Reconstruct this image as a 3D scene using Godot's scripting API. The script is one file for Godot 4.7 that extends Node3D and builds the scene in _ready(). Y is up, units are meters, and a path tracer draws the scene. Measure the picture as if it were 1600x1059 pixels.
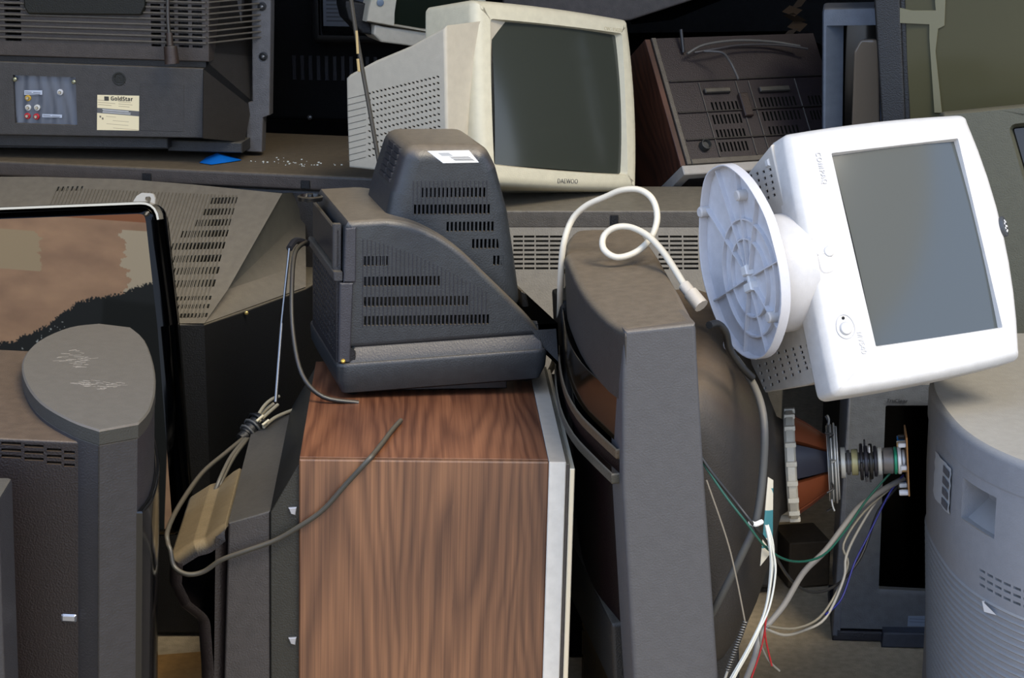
extends Node3D
# A heap of discarded tube televisions and monitors in an open-fronted store, lit by an overcast sky.
# Every device has its own frame (place and turn in degrees); its shapes are given in metres in that frame.

class Shape:
	# triangles, counter-clockwise seen from outside
	var v := PackedVector3Array()
	var t := Transform3D()
	var warp = null
	func put(a: Vector3) -> Vector3:
		return t * (warp.call(a) if warp != null else a)
	func tri(a: Vector3, b: Vector3, c: Vector3):
		v.append(put(a)); v.append(put(b)); v.append(put(c))
	func quad(a: Vector3, b: Vector3, c: Vector3, d: Vector3):
		tri(a, b, c); tri(a, c, d)
	static func area(q: PackedVector2Array) -> float:
		var s := 0.0
		for i in q.size():
			s += q[i].cross(q[(i + 1) % q.size()])
		return s * 0.5
	static func ccw(q: PackedVector2Array) -> PackedVector2Array:
		var r := q.duplicate()
		if area(r) < 0.0: r.reverse()
		return r
	static func inset(q: PackedVector2Array, b: float) -> PackedVector2Array:
		var r := PackedVector2Array()
		var n := q.size()
		for i in n:
			var d0 := (q[i] - q[(i + n - 1) % n]).normalized()
			var d1 := (q[(i + 1) % n] - q[i]).normalized()
			var n0 := Vector2(-d0.y, d0.x)
			var n1 := Vector2(-d1.y, d1.x)
			var m := (n0 + n1).normalized()
			r.append(q[i] + m * minf(b / maxf(m.dot(n0), 0.35), b * 2.0))
		return r
	static func ring(q: PackedVector2Array, z: float) -> PackedVector3Array:
		var r := PackedVector3Array()
		for a in q: r.append(Vector3(a.x, a.y, z))
		return r
	static func rounded(q0: PackedVector2Array, r: float, n := 4) -> PackedVector2Array:
		var q := ccw(q0)
		var out := PackedVector2Array()
		var m := q.size()
		for i in m:
			var a := q[(i + m - 1) % m] - q[i]
			var b := q[(i + 1) % m] - q[i]
			var half := absf(a.angle_to(b)) * 0.5
			var k := minf(r / maxf(tan(half), 0.01), 0.47 * minf(a.length(), b.length()))
			var p0 := q[i] + a.normalized() * k
			var p1 := q[i] + b.normalized() * k
			for j in n + 1:
				var s := float(j) / n
				out.append(p0.lerp(q[i], s).lerp(q[i].lerp(p1, s), s))
		return out
	# four corners, rounded, whose sides bow outwards; every outline made so has the same number of points
	static func bowed(q0: PackedVector2Array, r: float, bows: Array, n := 5, k := 8) -> PackedVector2Array:
		var a := rounded(q0, r, n)
		var out := PackedVector2Array()
		for i in 4:
			for j in n + 1: out.append(a[i * (n + 1) + j])
			var p := a[i * (n + 1) + n]
			var q := a[((i + 1) % 4) * (n + 1)]
			var d := (q - p).normalized()
			for j in range(1, k):
				var s := float(j) / k
				out.append(p.lerp(q, s) + Vector2(d.y, -d.x) * bows[i] * 4.0 * s * (1.0 - s))
		return out
	static func smooth(q: PackedVector2Array, n := 4, closed := true) -> PackedVector2Array:
		var out := PackedVector2Array()
		var m := q.size()
		for i in (m if closed else m - 1):
			var a := q[(i + m - 1) % m] if closed else q[maxi(i - 1, 0)]
			var b := q[i]
			var c := q[(i + 1) % m]
			var d := q[(i + 2) % m] if closed else q[mini(i + 2, m - 1)]
			for j in n: out.append(b.cubic_interpolate(c, a, d, float(j) / n))
		if not closed: out.append(q[m - 1])
		return out
	func strip(r0: PackedVector3Array, r1: PackedVector3Array, closed := true):
		var n := r0.size()
		for i in (n if closed else n - 1):
			var j := (i + 1) % n
			quad(r0[i], r0[j], r1[j], r1[i])
	func cap(q: PackedVector2Array, z: float, up := true):
		var idx := Geometry2D.triangulate_polygon(q)
		for i in range(0, idx.size(), 3):
			var a := q[idx[i]]
			var b := q[idx[i + 1]]
			var c := q[idx[i + 2]]
			if ((b - a).cross(c - a) > 0.0) != up:
				var s := b
				b = c
				c = s
			tri(Vector3(a.x, a.y, z), Vector3(b.x, b.y, z), Vector3(c.x, c.y, z))
	func fan(r: PackedVector3Array, up := true):
		var m := Vector3.ZERO
		for a in r: m += a
		m /= r.size()
		for i in r.size():
			var j := (i + 1) % r.size()
			if up: tri(m, r[i], r[j])
			else: tri(m, r[j], r[i])
	func loft(rings: Array, c0 := true, c1 := true):
		for i in rings.size() - 1: strip(rings[i], rings[i + 1])
		if c0: fan(rings[0], false)
		if c1: fan(rings[-1], true)
	# a polygon pulled from z0 to z1 with rounded edges
	func prism(q0: PackedVector2Array, z0: float, z1: float, b0 := 0.002, b1 := 0.002, c0 := true, c1 := true) -> PackedVector2Array:
		var q := ccw(q0)
		var rings := []
		for e in 2:
			var b := b0 if e == 0 else b1
			var n := 1 if b < 0.003 else (3 if b < 0.012 else 5)
			if b <= 0.0: n = 0
			for k in n + 1:
				var f := float(k if e == 0 else n - k) / maxf(n, 1) * PI * 0.5
				var dz := b * (1.0 - sin(f))
				var di := b * (1.0 - cos(f))
				if n == 0: dz = 0.0; di = 0.0
				else:
					dz = b * (1.0 - cos(f)); di = b * (1.0 - sin(f))
				rings.append(ring(inset(q, di) if di > 1e-6 else q, (z0 + dz) if e == 0 else (z1 - dz)))
		for i in rings.size() - 1: strip(rings[i], rings[i + 1])
		if c0: cap(inset(q, b0) if b0 > 0 else q, z0, false)
		var top := inset(q, b1) if b1 > 0 else q
		if c1: cap(top, z1, true)
		return top
	# a flat face at z with rectangular openings that go depth deep
	func slotted(q0: PackedVector2Array, rects: Array, z: float, depth: float, cuts := []):
		var q := ccw(q0)
		var ys := {}
		var lo := Vector2(1e9, 1e9)
		var hi := -lo
		for a in q: lo = lo.min(a); hi = hi.max(a)
		for y in [lo.y - 0.001, hi.y + 0.001]: ys[snappedf(y, 1e-5)] = 1
		for r in rects: ys[snappedf(r.position.y, 1e-5)] = 1; ys[snappedf(r.end.y, 1e-5)] = 1
		var yl := ys.keys()
		yl.sort()
		for i in yl.size() - 1:
			var ya: float = yl[i]
			var yb: float = yl[i + 1]
			var row := []
			for r in rects:
				if r.position.y < ya + 2e-5 and r.end.y > yb - 2e-5: row.append(Vector2(r.position.x, r.end.x))
			row.sort_custom(func(a, b): return a.x < b.x)
			var x := lo.x - 0.001
			var spans := []
			for s in row:
				if s.x > x: spans.append(Vector2(x, s.x))
				x = maxf(x, s.y)
			spans.append(Vector2(x, hi.x + 0.001))
			var fine := []
			for s in spans:
				var at: float = s.x
				for k in cuts:
					if k > at + 1e-4 and k < s.y - 1e-4:
						fine.append(Vector2(at, k)); at = k
				fine.append(Vector2(at, s.y))
			for s in fine:
				var box := PackedVector2Array([Vector2(s.x, ya), Vector2(s.y, ya), Vector2(s.y, yb), Vector2(s.x, yb)])
				for piece in Geometry2D.intersect_polygons(q, box): cap(piece, z, true)
		for r in rects:
			var w := [Vector2(r.position.x, r.position.y), Vector2(r.end.x, r.position.y), Vector2(r.end.x, r.end.y), Vector2(r.position.x, r.end.y)]
			for i in 4:
				var a: Vector2 = w[i]
				var b: Vector2 = w[(i + 1) % 4]
				quad(Vector3(a.x, a.y, z), Vector3(b.x, b.y, z), Vector3(b.x, b.y, z - depth), Vector3(a.x, a.y, z - depth))
	func box(lo: Vector3, hi: Vector3, b := 0.002):
		b = minf(b, 0.45 * minf(hi.x - lo.x, minf(hi.y - lo.y, hi.z - lo.z)))
		var q := PackedVector2Array([Vector2(lo.x, lo.y), Vector2(hi.x, lo.y), Vector2(hi.x, hi.y), Vector2(lo.x, hi.y)])
		prism(rounded(q, b, 2), lo.z, hi.z, b, b)
	func tube(p0: PackedVector3Array, r: float, seg := 8, fine := 5, r1 := -1.0):
		var p := PackedVector3Array()
		var m := p0.size()
		for i in m - 1:
			for j in fine:
				p.append(p0[i].cubic_interpolate(p0[i + 1], p0[maxi(i - 1, 0)], p0[mini(i + 2, m - 1)], float(j) / fine))
		p.append(p0[m - 1])
		var side := Vector3.ZERO
		var rings := []
		for i in p.size():
			var d := (p[mini(i + 1, p.size() - 1)] - p[maxi(i - 1, 0)]).normalized()
			if side == Vector3.ZERO: side = d.cross(Vector3.UP if absf(d.y) < 0.9 else Vector3.RIGHT)
			side = (side - d * side.dot(d)).normalized()
			var up := d.cross(side)
			var rr := r if r1 < 0 else lerpf(r, r1, float(i) / (p.size() - 1))
			var g := PackedVector3Array()
			for k in seg:
				var a := TAU * k / seg
				g.append(p[i] + (side * cos(a) + up * sin(a)) * rr)
			rings.append(g)
		loft(rings)
	# profile of (radius, height along z)
	func lathe(prof: PackedVector2Array, seg := 24):
		var rings := []
		for a in prof:
			var g := PackedVector3Array()
			for k in seg: g.append(Vector3(cos(TAU * k / seg) * a.x, sin(TAU * k / seg) * a.x, a.y))
			rings.append(g)
		loft(rings)
	# a four-cornered sheet (counter-clockwise) that bulges outwards
	func sheet(a: Vector3, b: Vector3, c: Vector3, d: Vector3, bulge: float, n := 10):
		var nrm := (b - a).cross(d - a).normalized()
		for j in n:
			for i in n:
				var g := []
				for o in [Vector2(i, j), Vector2(i + 1, j), Vector2(i + 1, j + 1), Vector2(i, j + 1)]:
					var u: float = o.x / n
					var w: float = o.y / n
					var e := (1.0 - pow(2 * u - 1, 2)) + (1.0 - pow(2 * w - 1, 2))
					g.append(a.lerp(b, u).lerp(d.lerp(c, u), w) + nrm * bulge * 0.5 * e)
				quad(g[0], g[1], g[2], g[3])

const FRONT := Transform3D()                                                             # drawn in x, y; thick along z
const TOP := Transform3D(Vector3(1, 0, 0), Vector3(0, 0, -1), Vector3(0, 1, 0), Vector3.ZERO)      # drawn in x, -z; thick along y
const RIGHT := Transform3D(Vector3(0, 0, -1), Vector3(0, 1, 0), Vector3(1, 0, 0), Vector3.ZERO)    # drawn in -z, y; thick along x
const LEFT := Transform3D(Vector3(0, 0, 1), Vector3(0, 1, 0), Vector3(-1, 0, 0), Vector3.ZERO)     # drawn in z, y; thick along -x

var mats := {}
var used := {}

func p2(a: Array) -> PackedVector2Array:
	var r := PackedVector2Array()
	for i in range(0, a.size(), 2): r.append(Vector2(a[i], a[i + 1]))
	return r

func p3(a: Array) -> PackedVector3Array:
	var r := PackedVector3Array()
	for i in range(0, a.size(), 3): r.append(Vector3(a[i], a[i + 1], a[i + 2]))
	return r

func rect2(x0: float, y0: float, x1: float, y1: float) -> PackedVector2Array:
	return PackedVector2Array([Vector2(x0, y0), Vector2(x1, y0), Vector2(x1, y1), Vector2(x0, y1)])

# n openings of width w side by side between x0 and x1
func slot_row(x0: float, x1: float, y0: float, y1: float, n: int, w: float) -> Array:
	var r := []
	for i in n: r.append(Rect2(lerpf(x0, x1, (i + 0.5) / n) - w * 0.5, minf(y0, y1), w, absf(y1 - y0)))
	return r

func turned(e: Vector3) -> Basis:
	return Basis.from_euler(Vector3(deg_to_rad(e.y), deg_to_rad(e.x), deg_to_rad(e.z)), EULER_ORDER_YXZ)

func frame_of(o: Vector3, e: Vector3) -> Transform3D:
	return Transform3D(turned(e), o)

func numbered(called: String) -> String:
	used[called] = used.get(called, -1) + 1
	return called if used[called] == 0 else "%s_%03d" % [called, used[called]]

func thing(called: String, label: String, category: String, o: Vector3, e := Vector3.ZERO, group := "") -> Node3D:
	var n := Node3D.new()
	n.name = numbered(called)
	add_child(n)
	n.transform = frame_of(o, e)
	return tag(n, label, category, group)

func tag(n: Node3D, label: String, category: String, group := "") -> Node3D:
	n.set_meta("label", label)
	n.set_meta("category", category)
	if group: n.set_meta("group", group)
	return n

func basis_of(n: Node) -> Basis:
	var b := Basis()
	while n is Node3D and n != self:
		b = n.transform.basis * b
		n = n.get_parent()
	return b

# commits a shape as one named mesh; normals are weighted by area within the crease angle; dust lies on what faces up
func obj(called: String, s: Shape, m: Material, parent: Node3D = null, base := Color(0.5, 0.5, 0.5), dust := 0.0, dusty := Color(0.56, 0.52, 0.44), crease := 38.0, uvx := Vector3.ZERO, uvy := Vector3.ZERO, uvo := Vector2.ZERO) -> MeshInstance3D:
	var n := s.v.size()
	var fn := PackedVector3Array()
	var key := PackedInt32Array()
	var ids := {}
	var near := []
	fn.resize(n / 3)
	key.resize(n)
	for f in n / 3:
		fn[f] = (s.v[3 * f + 1] - s.v[3 * f]).cross(s.v[3 * f + 2] - s.v[3 * f])
		for k in 3:
			var c := Vector3i((s.v[3 * f + k] * 20000.0).round())
			var id: int = ids.get(c, -1)
			if id < 0:
				id = near.size()
				ids[c] = id
				near.append([])
			near[id].append(f)
			key[3 * f + k] = id
	var up := (basis_of(parent).inverse() * Vector3.UP).normalized() if parent else Vector3.UP
	var lin := base.srgb_to_linear()
	var dl := dusty.srgb_to_linear()
	var cosine := cos(deg_to_rad(crease))
	var verts := PackedVector3Array()
	var norms := PackedVector3Array()
	var cols := PackedColorArray()
	var uvs := PackedVector2Array()
	var index := PackedInt32Array()
	var seen := {}
	for f in n / 3:
		var mine := fn[f].normalized()
		if fn[f].length_squared() < 1e-20: continue
		for k in [0, 2, 1]:
			var i: int = 3 * f + k
			var acc := Vector3.ZERO
			for g in near[key[i]]:
				if fn[g].length_squared() > 1e-22 and fn[g].normalized().dot(mine) > cosine: acc += fn[g]
			acc = acc.normalized()
			if acc == Vector3.ZERO: acc = mine
			var sig := Vector4i(key[i], roundi(acc.x * 200), roundi(acc.y * 200), roundi(acc.z * 200))
			var at: int = seen.get(sig, -1)
			if at < 0:
				at = verts.size()
				seen[sig] = at
				verts.append(s.v[i])
				norms.append(acc)
				cols.append(lin.lerp(dl, dust * smoothstep(0.2, 0.92, acc.dot(up))) if dust > 0 else lin)
				uvs.append(Vector2(s.v[i].dot(uvx), s.v[i].dot(uvy)) + uvo)
			index.append(at)
	var arr := []
	arr.resize(Mesh.ARRAY_MAX)
	arr[Mesh.ARRAY_VERTEX] = verts
	arr[Mesh.ARRAY_NORMAL] = norms
	arr[Mesh.ARRAY_COLOR] = cols
	arr[Mesh.ARRAY_TEX_UV] = uvs
	arr[Mesh.ARRAY_INDEX] = index
	var mesh := ArrayMesh.new()
	mesh.add_surface_from_arrays(Mesh.PRIMITIVE_TRIANGLES, arr)
	mesh.surface_set_material(0, m)
	var o := MeshInstance3D.new()
	o.mesh = mesh
	o.name = called if parent else numbered(called)
	(parent if parent else self).add_child(o, true)
	return o

func struct(called: String, s: Shape, m: Material, base: Color, parent: Node3D = null) -> MeshInstance3D:
	var o := obj(called, s, m, parent, base)
	o.set_meta("kind", "structure")
	return o

func lettering(called: String, words: String, height: float, parent: Node3D, o: Vector3, e: Vector3, c: Color, bold := false, serif := false, wide := 1.0) -> MeshInstance3D:
	var t := TextMesh.new()
	var f := SystemFont.new()
	f.font_names = PackedStringArray(["Droid Serif" if serif else "Droid Sans"])
	f.font_weight = 700 if bold else 400
	t.font = f
	t.text = words
	t.font_size = 64
	t.pixel_size = height / 46.0
	t.depth = 0.0006
	t.material = mat_flat(c)
	var n := MeshInstance3D.new()
	n.mesh = t
	n.name = called
	n.transform = Transform3D(turned(e).scaled_local(Vector3(wide, 1, 1)), o)
	parent.add_child(n, true)
	return n

# ---- materials: colour comes from the vertices, textures give grain and fine relief
func noise_image(size: int, freq: float, octaves: int, lo: float, hi: float, sd: int) -> Image:
	var f := FastNoiseLite.new()
	f.seed = sd
	f.noise_type = FastNoiseLite.TYPE_SIMPLEX_SMOOTH
	f.frequency = freq
	f.fractal_octaves = octaves
	var im := f.get_seamless_image(size, size)
	im.convert(Image.FORMAT_RGB8)
	for y in size:
		for x in size:
			var k := lerpf(lo, hi, im.get_pixel(x, y).r)
			im.set_pixel(x, y, Color(k, k, k))
	return im

func plastic(rough := 0.5, relief := 0.35, spec := 0.5, soft := false) -> StandardMaterial3D:
	var k := "plastic %s %s %s %s" % [rough, relief, spec, soft]
	if mats.has(k): return mats[k]
	if not mats.has("mottle"):
		mats["mottle"] = ImageTexture.create_from_image(noise_image(256, 0.03, 5, 0.87, 1.0, 3))
		mats["faint"] = ImageTexture.create_from_image(noise_image(256, 0.03, 4, 0.94, 1.0, 4))
		var g := noise_image(256, 0.22, 3, 0.0, 1.0, 5)
		g.bump_map_to_normal_map(2.0)
		mats["grain"] = ImageTexture.create_from_image(g)
	var m := StandardMaterial3D.new()
	m.vertex_color_use_as_albedo = true
	m.albedo_texture = mats["faint" if soft else "mottle"]
	m.roughness = rough
	m.metallic_specular = spec
	m.uv1_triplanar = true
	m.uv1_scale = Vector3(5, 5, 5)
	if relief > 0:
		m.normal_enabled = true
		m.normal_texture = mats["grain"]
		m.normal_scale = relief
	mats[k] = m
	return m

func mat_flat(c: Color, rough := 0.6, metal := 0.0) -> StandardMaterial3D:
	var k := "flat %s %s %s" % [c.to_html(), rough, metal]
	if mats.has(k): return mats[k]
	var m := StandardMaterial3D.new()
	m.albedo_color = c
	m.roughness = rough
	m.metallic = metal
	mats[k] = m
	return m

func plain(rough := 0.5, metal := 0.0, spec := 0.5) -> StandardMaterial3D:
	var k := "plain %s %s %s" % [rough, metal, spec]
	if mats.has(k): return mats[k]
	var m := StandardMaterial3D.new()
	m.vertex_color_use_as_albedo = true
	m.roughness = rough
	m.metallic = metal
	m.metallic_specular = spec
	mats[k] = m
	return m

func image_mat(im: Image, rough := 0.6) -> StandardMaterial3D:
	im.generate_mipmaps()
	var m := StandardMaterial3D.new()
	m.albedo_texture = ImageTexture.create_from_image(im)
	m.roughness = rough
	return m

# walnut veneer: arched figure and long fibres along v
func wood_image(w: int, h: int, light: Color, dark: Color, sd: int) -> Image:
	var f := FastNoiseLite.new()
	f.seed = sd
	f.frequency = 1.0
	f.fractal_octaves = 3
	var im := Image.create_empty(w, h, false, Image.FORMAT_RGB8)
	for y in h:
		for x in w:
			var u := float(x) / w
			var vv := float(y) / h
			var d := f.get_noise_2d(u * 2.2, vv * 1.1 + 7.0) * 0.55
			var x0 := u + 0.022 * f.get_noise_2d(u * 1.5 + 20.0, vv * 1.6)
			var leaf := fposmod(x0 * 2.05 + 0.18, 1.0) - 0.5
			var arch := leaf * leaf * 4.0
			var r := arch * 3.6 + (vv if x0 > 0.62 else -vv) * 1.9 + d * 0.45
			var band := 0.5 + 0.5 * sin(r * 6.6 + f.get_noise_2d(u * 6.0, vv * 1.1) * 1.4)
			var fibre := f.get_noise_2d(u * 150.0, vv * 2.2) * 0.5 + f.get_noise_2d(u * 46.0, vv * 0.9 + 3.0) * 0.5
			var k := clampf(0.52 + 0.36 * (pow(band, 0.6) - 0.55) + fibre * 0.42 + d * 0.7, 0.0, 1.0)
			im.set_pixel(x, y, dark.lerp(light, k))
	return im

# a printed label: ground, dark bars for lines of print
func print_image(w: int, h: int, ground: Color, ink: Color, bars: Array) -> Image:
	var im := Image.create_empty(w, h, false, Image.FORMAT_RGB8)
	im.fill(ground)
	for b in bars: im.fill_rect(Rect2i(b[0], b[1], b[2], b[3]), b[4] if b.size() > 4 else ink)
	return im

func label_sheet(called: String, parent: Node3D, q: PackedVector3Array, im: Image, rough := 0.5) -> MeshInstance3D:
	# q: lower left, lower right, upper right, upper left; a thin sheet with the print on its face
	var s := Shape.new()
	var nrm := (q[1] - q[0]).cross(q[3] - q[0]).normalized() * 0.0004
	s.quad(q[0] + nrm, q[1] + nrm, q[2] + nrm, q[3] + nrm)
	s.strip(PackedVector3Array([q[0] - nrm, q[1] - nrm, q[2] - nrm, q[3] - nrm]), PackedVector3Array([q[0] + nrm, q[1] + nrm, q[2] + nrm, q[3] + nrm]))
	var ux := q[1] - q[0]
	var uy := q[3] - q[0]
	ux /= ux.length_squared()
	uy /= uy.length_squared()
	return obj(called, s, image_mat(im, rough), parent, Color.WHITE, 0.0, Color.WHITE, 38.0, ux, -uy, Vector2(-q[0].dot(ux), 1.0 + q[0].dot(uy)))

func cable(called: String, parent: Node3D, pts: PackedVector3Array, r: float, c: Color, rough := 0.45, dust := 0.0) -> MeshInstance3D:
	var s := Shape.new()
	s.tube(pts, r, 8, 5)
	return obj(called, s, plain(rough), parent, c, dust, Color(0.56, 0.52, 0.44), 80.0)

func screw(parent: Node3D, o: Vector3, e: Vector3, r: float, c: Color, called := "screw"):
	var s := Shape.new()
	s.t = frame_of(o, e)
	s.lathe(PackedVector2Array([Vector2(r, -0.002), Vector2(r, r * 0.3), Vector2(r * 0.7, r * 0.6), Vector2(r * 0.35, r * 0.65), Vector2(r * 0.3, r * 0.2)]), 12)
	obj(called, s, plain(0.35, 0.8), parent, c)

func _ready():
	# ---- camera, sky, exposure
	var cam := Camera3D.new()
	cam.name = "camera"
	cam.fov = 17.7055
	cam.position = Vector3(0, 1.65, 3.25)
	cam.rotation_degrees = Vector3(-14.5, 0, 0)
	add_child(cam)
	cam.current = true
	var sky_mat := ProceduralSkyMaterial.new()
	sky_mat.sky_top_color = Color(0.70, 0.81, 1.0)
	sky_mat.sky_horizon_color = Color(0.88, 0.92, 0.97)
	sky_mat.ground_horizon_color = Color(0.55, 0.53, 0.50)
	sky_mat.ground_bottom_color = Color(0.42, 0.40, 0.37)
	sky_mat.sun_angle_max = 1.0
	var sky := Sky.new()
	sky.sky_material = sky_mat
	var env := Environment.new()
	env.background_mode = Environment.BG_SKY
	env.sky = sky
	env.background_energy_multiplier = 1.35
	env.ambient_light_source = Environment.AMBIENT_SOURCE_SKY
	env.tonemap_mode = Environment.TONE_MAPPER_LINEAR
	env.tonemap_exposure = 1.9
	env.sdfgi_enabled = true
	env.ssao_enabled = true
	env.ssil_enabled = true
	var we := WorldEnvironment.new()
	we.name = "environment"
	we.environment = env
	add_child(we)
	var sun := DirectionalLight3D.new()
	sun.name = "veiled_sun"
	sun.light_color = Color(1.0, 0.96, 0.89)
	sun.light_energy = 0.6
	sun.light_angular_distance = 28.0
	sun.shadow_enabled = true
	sun.rotation_degrees = Vector3(-52, 38, 0)
	add_child(sun)
	build_shed()
	build_console_left()
	build_console_middle()
	build_console_right()
	build_wood_tv()
	build_black_tv()
	build_open_tv()
	build_left_tv()
	build_white_monitor()
	build_round_tv()
	build_flat_tv()
	build_tube()
	build_goldstar()
	build_beige_monitor()
	build_upturned_tv()
	build_upper_row()
	build_loose()

# ---- the setting
func build_shed():
	var concrete := plastic(0.9, 0.6, 0.3)
	var s := Shape.new()
	s.box(Vector3(-5, -0.12, -3.2), Vector3(5, 0, 9), 0.01)
	struct("floor", s, concrete, Color(0.78, 0.71, 0.59))
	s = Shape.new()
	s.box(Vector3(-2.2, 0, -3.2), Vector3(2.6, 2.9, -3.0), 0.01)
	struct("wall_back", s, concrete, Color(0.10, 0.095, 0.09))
	s = Shape.new()
	s.box(Vector3(-2.2, 0, -3.0), Vector3(-2.0, 2.9, -0.3), 0.01)
	struct("wall_left", s, concrete, Color(0.25, 0.24, 0.23))
	s = Shape.new()
	s.box(Vector3(2.4, 0, -3.0), Vector3(2.6, 2.9, -0.5), 0.01)
	struct("wall_right", s, concrete, Color(0.25, 0.24, 0.23))
	s = Shape.new()
	s.box(Vector3(-2.3, 2.9, -3.3), Vector3(2.7, 3.05, -0.1), 0.01)
	struct("ceiling", s, concrete, Color(0.3, 0.28, 0.26))

# ---- big console sets at the back, seen from behind
func build_console_left():
	var t := thing("console_tv", "wide dusty console television with sloping slotted back, under the grey back-facing set", "television", Vector3(-0.4299, 0.84, -1.2582), Vector3(-14, 0, 0))
	var pl := plastic(0.55)
	var s := Shape.new()
	s.box(Vector3(-1.15, -0.83, -0.50), Vector3(0.165, -0.034, -0.012), 0.008)
	obj("cabinet", s, pl, t, Color(0.20, 0.19, 0.18), 0.3)
	s = Shape.new()
	s.box(Vector3(-1.16, -0.034, -0.51), Vector3(0.172, 0.0, 0.0), 0.006)
	obj("top_panel", s, pl, t, Color(0.27, 0.25, 0.22), 0.55, Color(0.50, 0.44, 0.35))
	for x in [-0.362, -0.004]:
		s = Shape.new()
		s.box(Vector3(x - 0.010, -0.03, -0.004), Vector3(x + 0.010, -0.012, 0.003), 0.001)
		obj("clip_socket", s, pl, t, Color(0.06, 0.06, 0.06))
	# the sloping hump with its vents, and the chassis box below
	var face := frame_of(Vector3(-0.8585, 0.635, -0.7947), Vector3(-9.6332, -68.9532, 6.3003))
	var rel := t.transform.affine_inverse() * face
	s = Shape.new()
	s.t = rel
	var slots := []
	var xr := [0.2707, 0.434, 0.2706, 0.3906, 0.2704, 0.3489, 0.2715, 0.3077, 0.272, 0.2625, 0.2716, 0.2158, 0.2746, 0.172, 0.2742, 0.1268, 0.2748, 0.0757, 0.2757, 0.0473, 0.2769, 0.017]
	var xl := [0.2139, 0.4368, 0.2062, 0.3938, 0.1944, 0.3525, 0.1722, 0.3124, 0.1538, 0.2679, 0.157, 0.2209, 0.1649, 0.1767, 0.1731, 0.1311, 0.1824, 0.0795, 0.1875, 0.0508, 0.193, 0.0203]
	for i in 11:
		var a := Vector2(xl[2 * i], xl[2 * i + 1])
		var b := Vector2(xr[2 * i], xr[2 * i + 1])
		var n := roundi((b.x - a.x) / 0.0072)
		var h := 0.0125 if i < 8 else 0.007
		slots += slot_row(a.x, b.x, b.y - h, b.y + h, n, 0.0045)
	var xl2 := [-0.1273, 0.5197, -0.0661, 0.4907, -0.1198, 0.4857]
	slots += slot_row(xl2[0], xl2[2], xl2[1] - 0.03, xl2[1] - 0.012, 6, 0.004)
	s.slotted(p2([-0.4304, 0.5643, -0.1759, 0.5509, 0.0219, 0.5301, 0.1638, 0.502, 0.3614, 0.4561, 0.3019, 0.1033, 0.274, -0.0107, 0, 0, -0.2791, 0.0109]), slots, 0.0, 0.004)
	# right facet and ledge down to the chassis box
	s.t = Transform3D()
	var q := p3([-0.0357, -0.0308, 0.057, -0.0502, -0.1717, 0.343, 0.0209, -0.1714, 0.0803, -0.0195, -0.0928, -0.037, -0.0339, -0.1989, 0.5112, 0.055, -0.1975, 0.1799, -0.0402, -0.0559, -0.0949])
	s.quad(q[1], q[2], q[3], q[0])
	s.tri(q[0], q[3], q[6])
	s.quad(q[4], q[5], q[2], q[1])
	obj("vented_back", s, plastic(0.6), t, Color(0.24, 0.23, 0.21), 0.85, Color(0.46, 0.43, 0.38))
	# fine ribs between the openings
	s = Shape.new()
	s.t = rel
	var re := p2([-0.1239, 0.5039, 0.2664, 0.4533, 0.2752, 0.0042, 0.1728, 0.0082])
	for i in 52:
		var u := i / 51.0
		var top := re[0].lerp(re[1], u)
		var x: float = top.x
		var low: float = re[3].y
		if x > re[2].x: low = lerpf(re[2].y, re[1].y, (x - re[2].x) / (re[1].x - re[2].x))
		s.box(Vector3(x - 0.0009, low, 0.0), Vector3(x + 0.0009, top.y - 0.002, 0.0022), 0.0006)
	obj("vent_ribs", s, plastic(0.6), t, Color(0.24, 0.23, 0.21), 0.85, Color(0.46, 0.43, 0.38)).set_meta("kind", "stuff")
	s = Shape.new()
	var a0 := p3([-0.5908, -0.206, 0.6466, -0.0338, -0.2001, 0.5115, 0.0031, -0.1991, 0.3902, 0.0551, -0.1988, 0.1802])
	var foot := PackedVector2Array()
	for a in a0: foot.append(Vector2(a.x, -a.z))
	foot.append(Vector2(a0[3].x + 0.01, 0.012))
	foot.append(Vector2(a0[0].x, 0.012))
	var y0: float = a0[1].y
	s.t = TOP
	s.prism(foot, -0.83, y0, 0.004, 0.004)
	obj("chassis_box", s, pl, t, Color(0.055, 0.055, 0.058), 0.5)
	screw(t, p3([0.0077, -0.2039, 0.3957])[0], Vector3(20, 0, 0), 0.004, Color(0.75, 0.65, 0.4))

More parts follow.
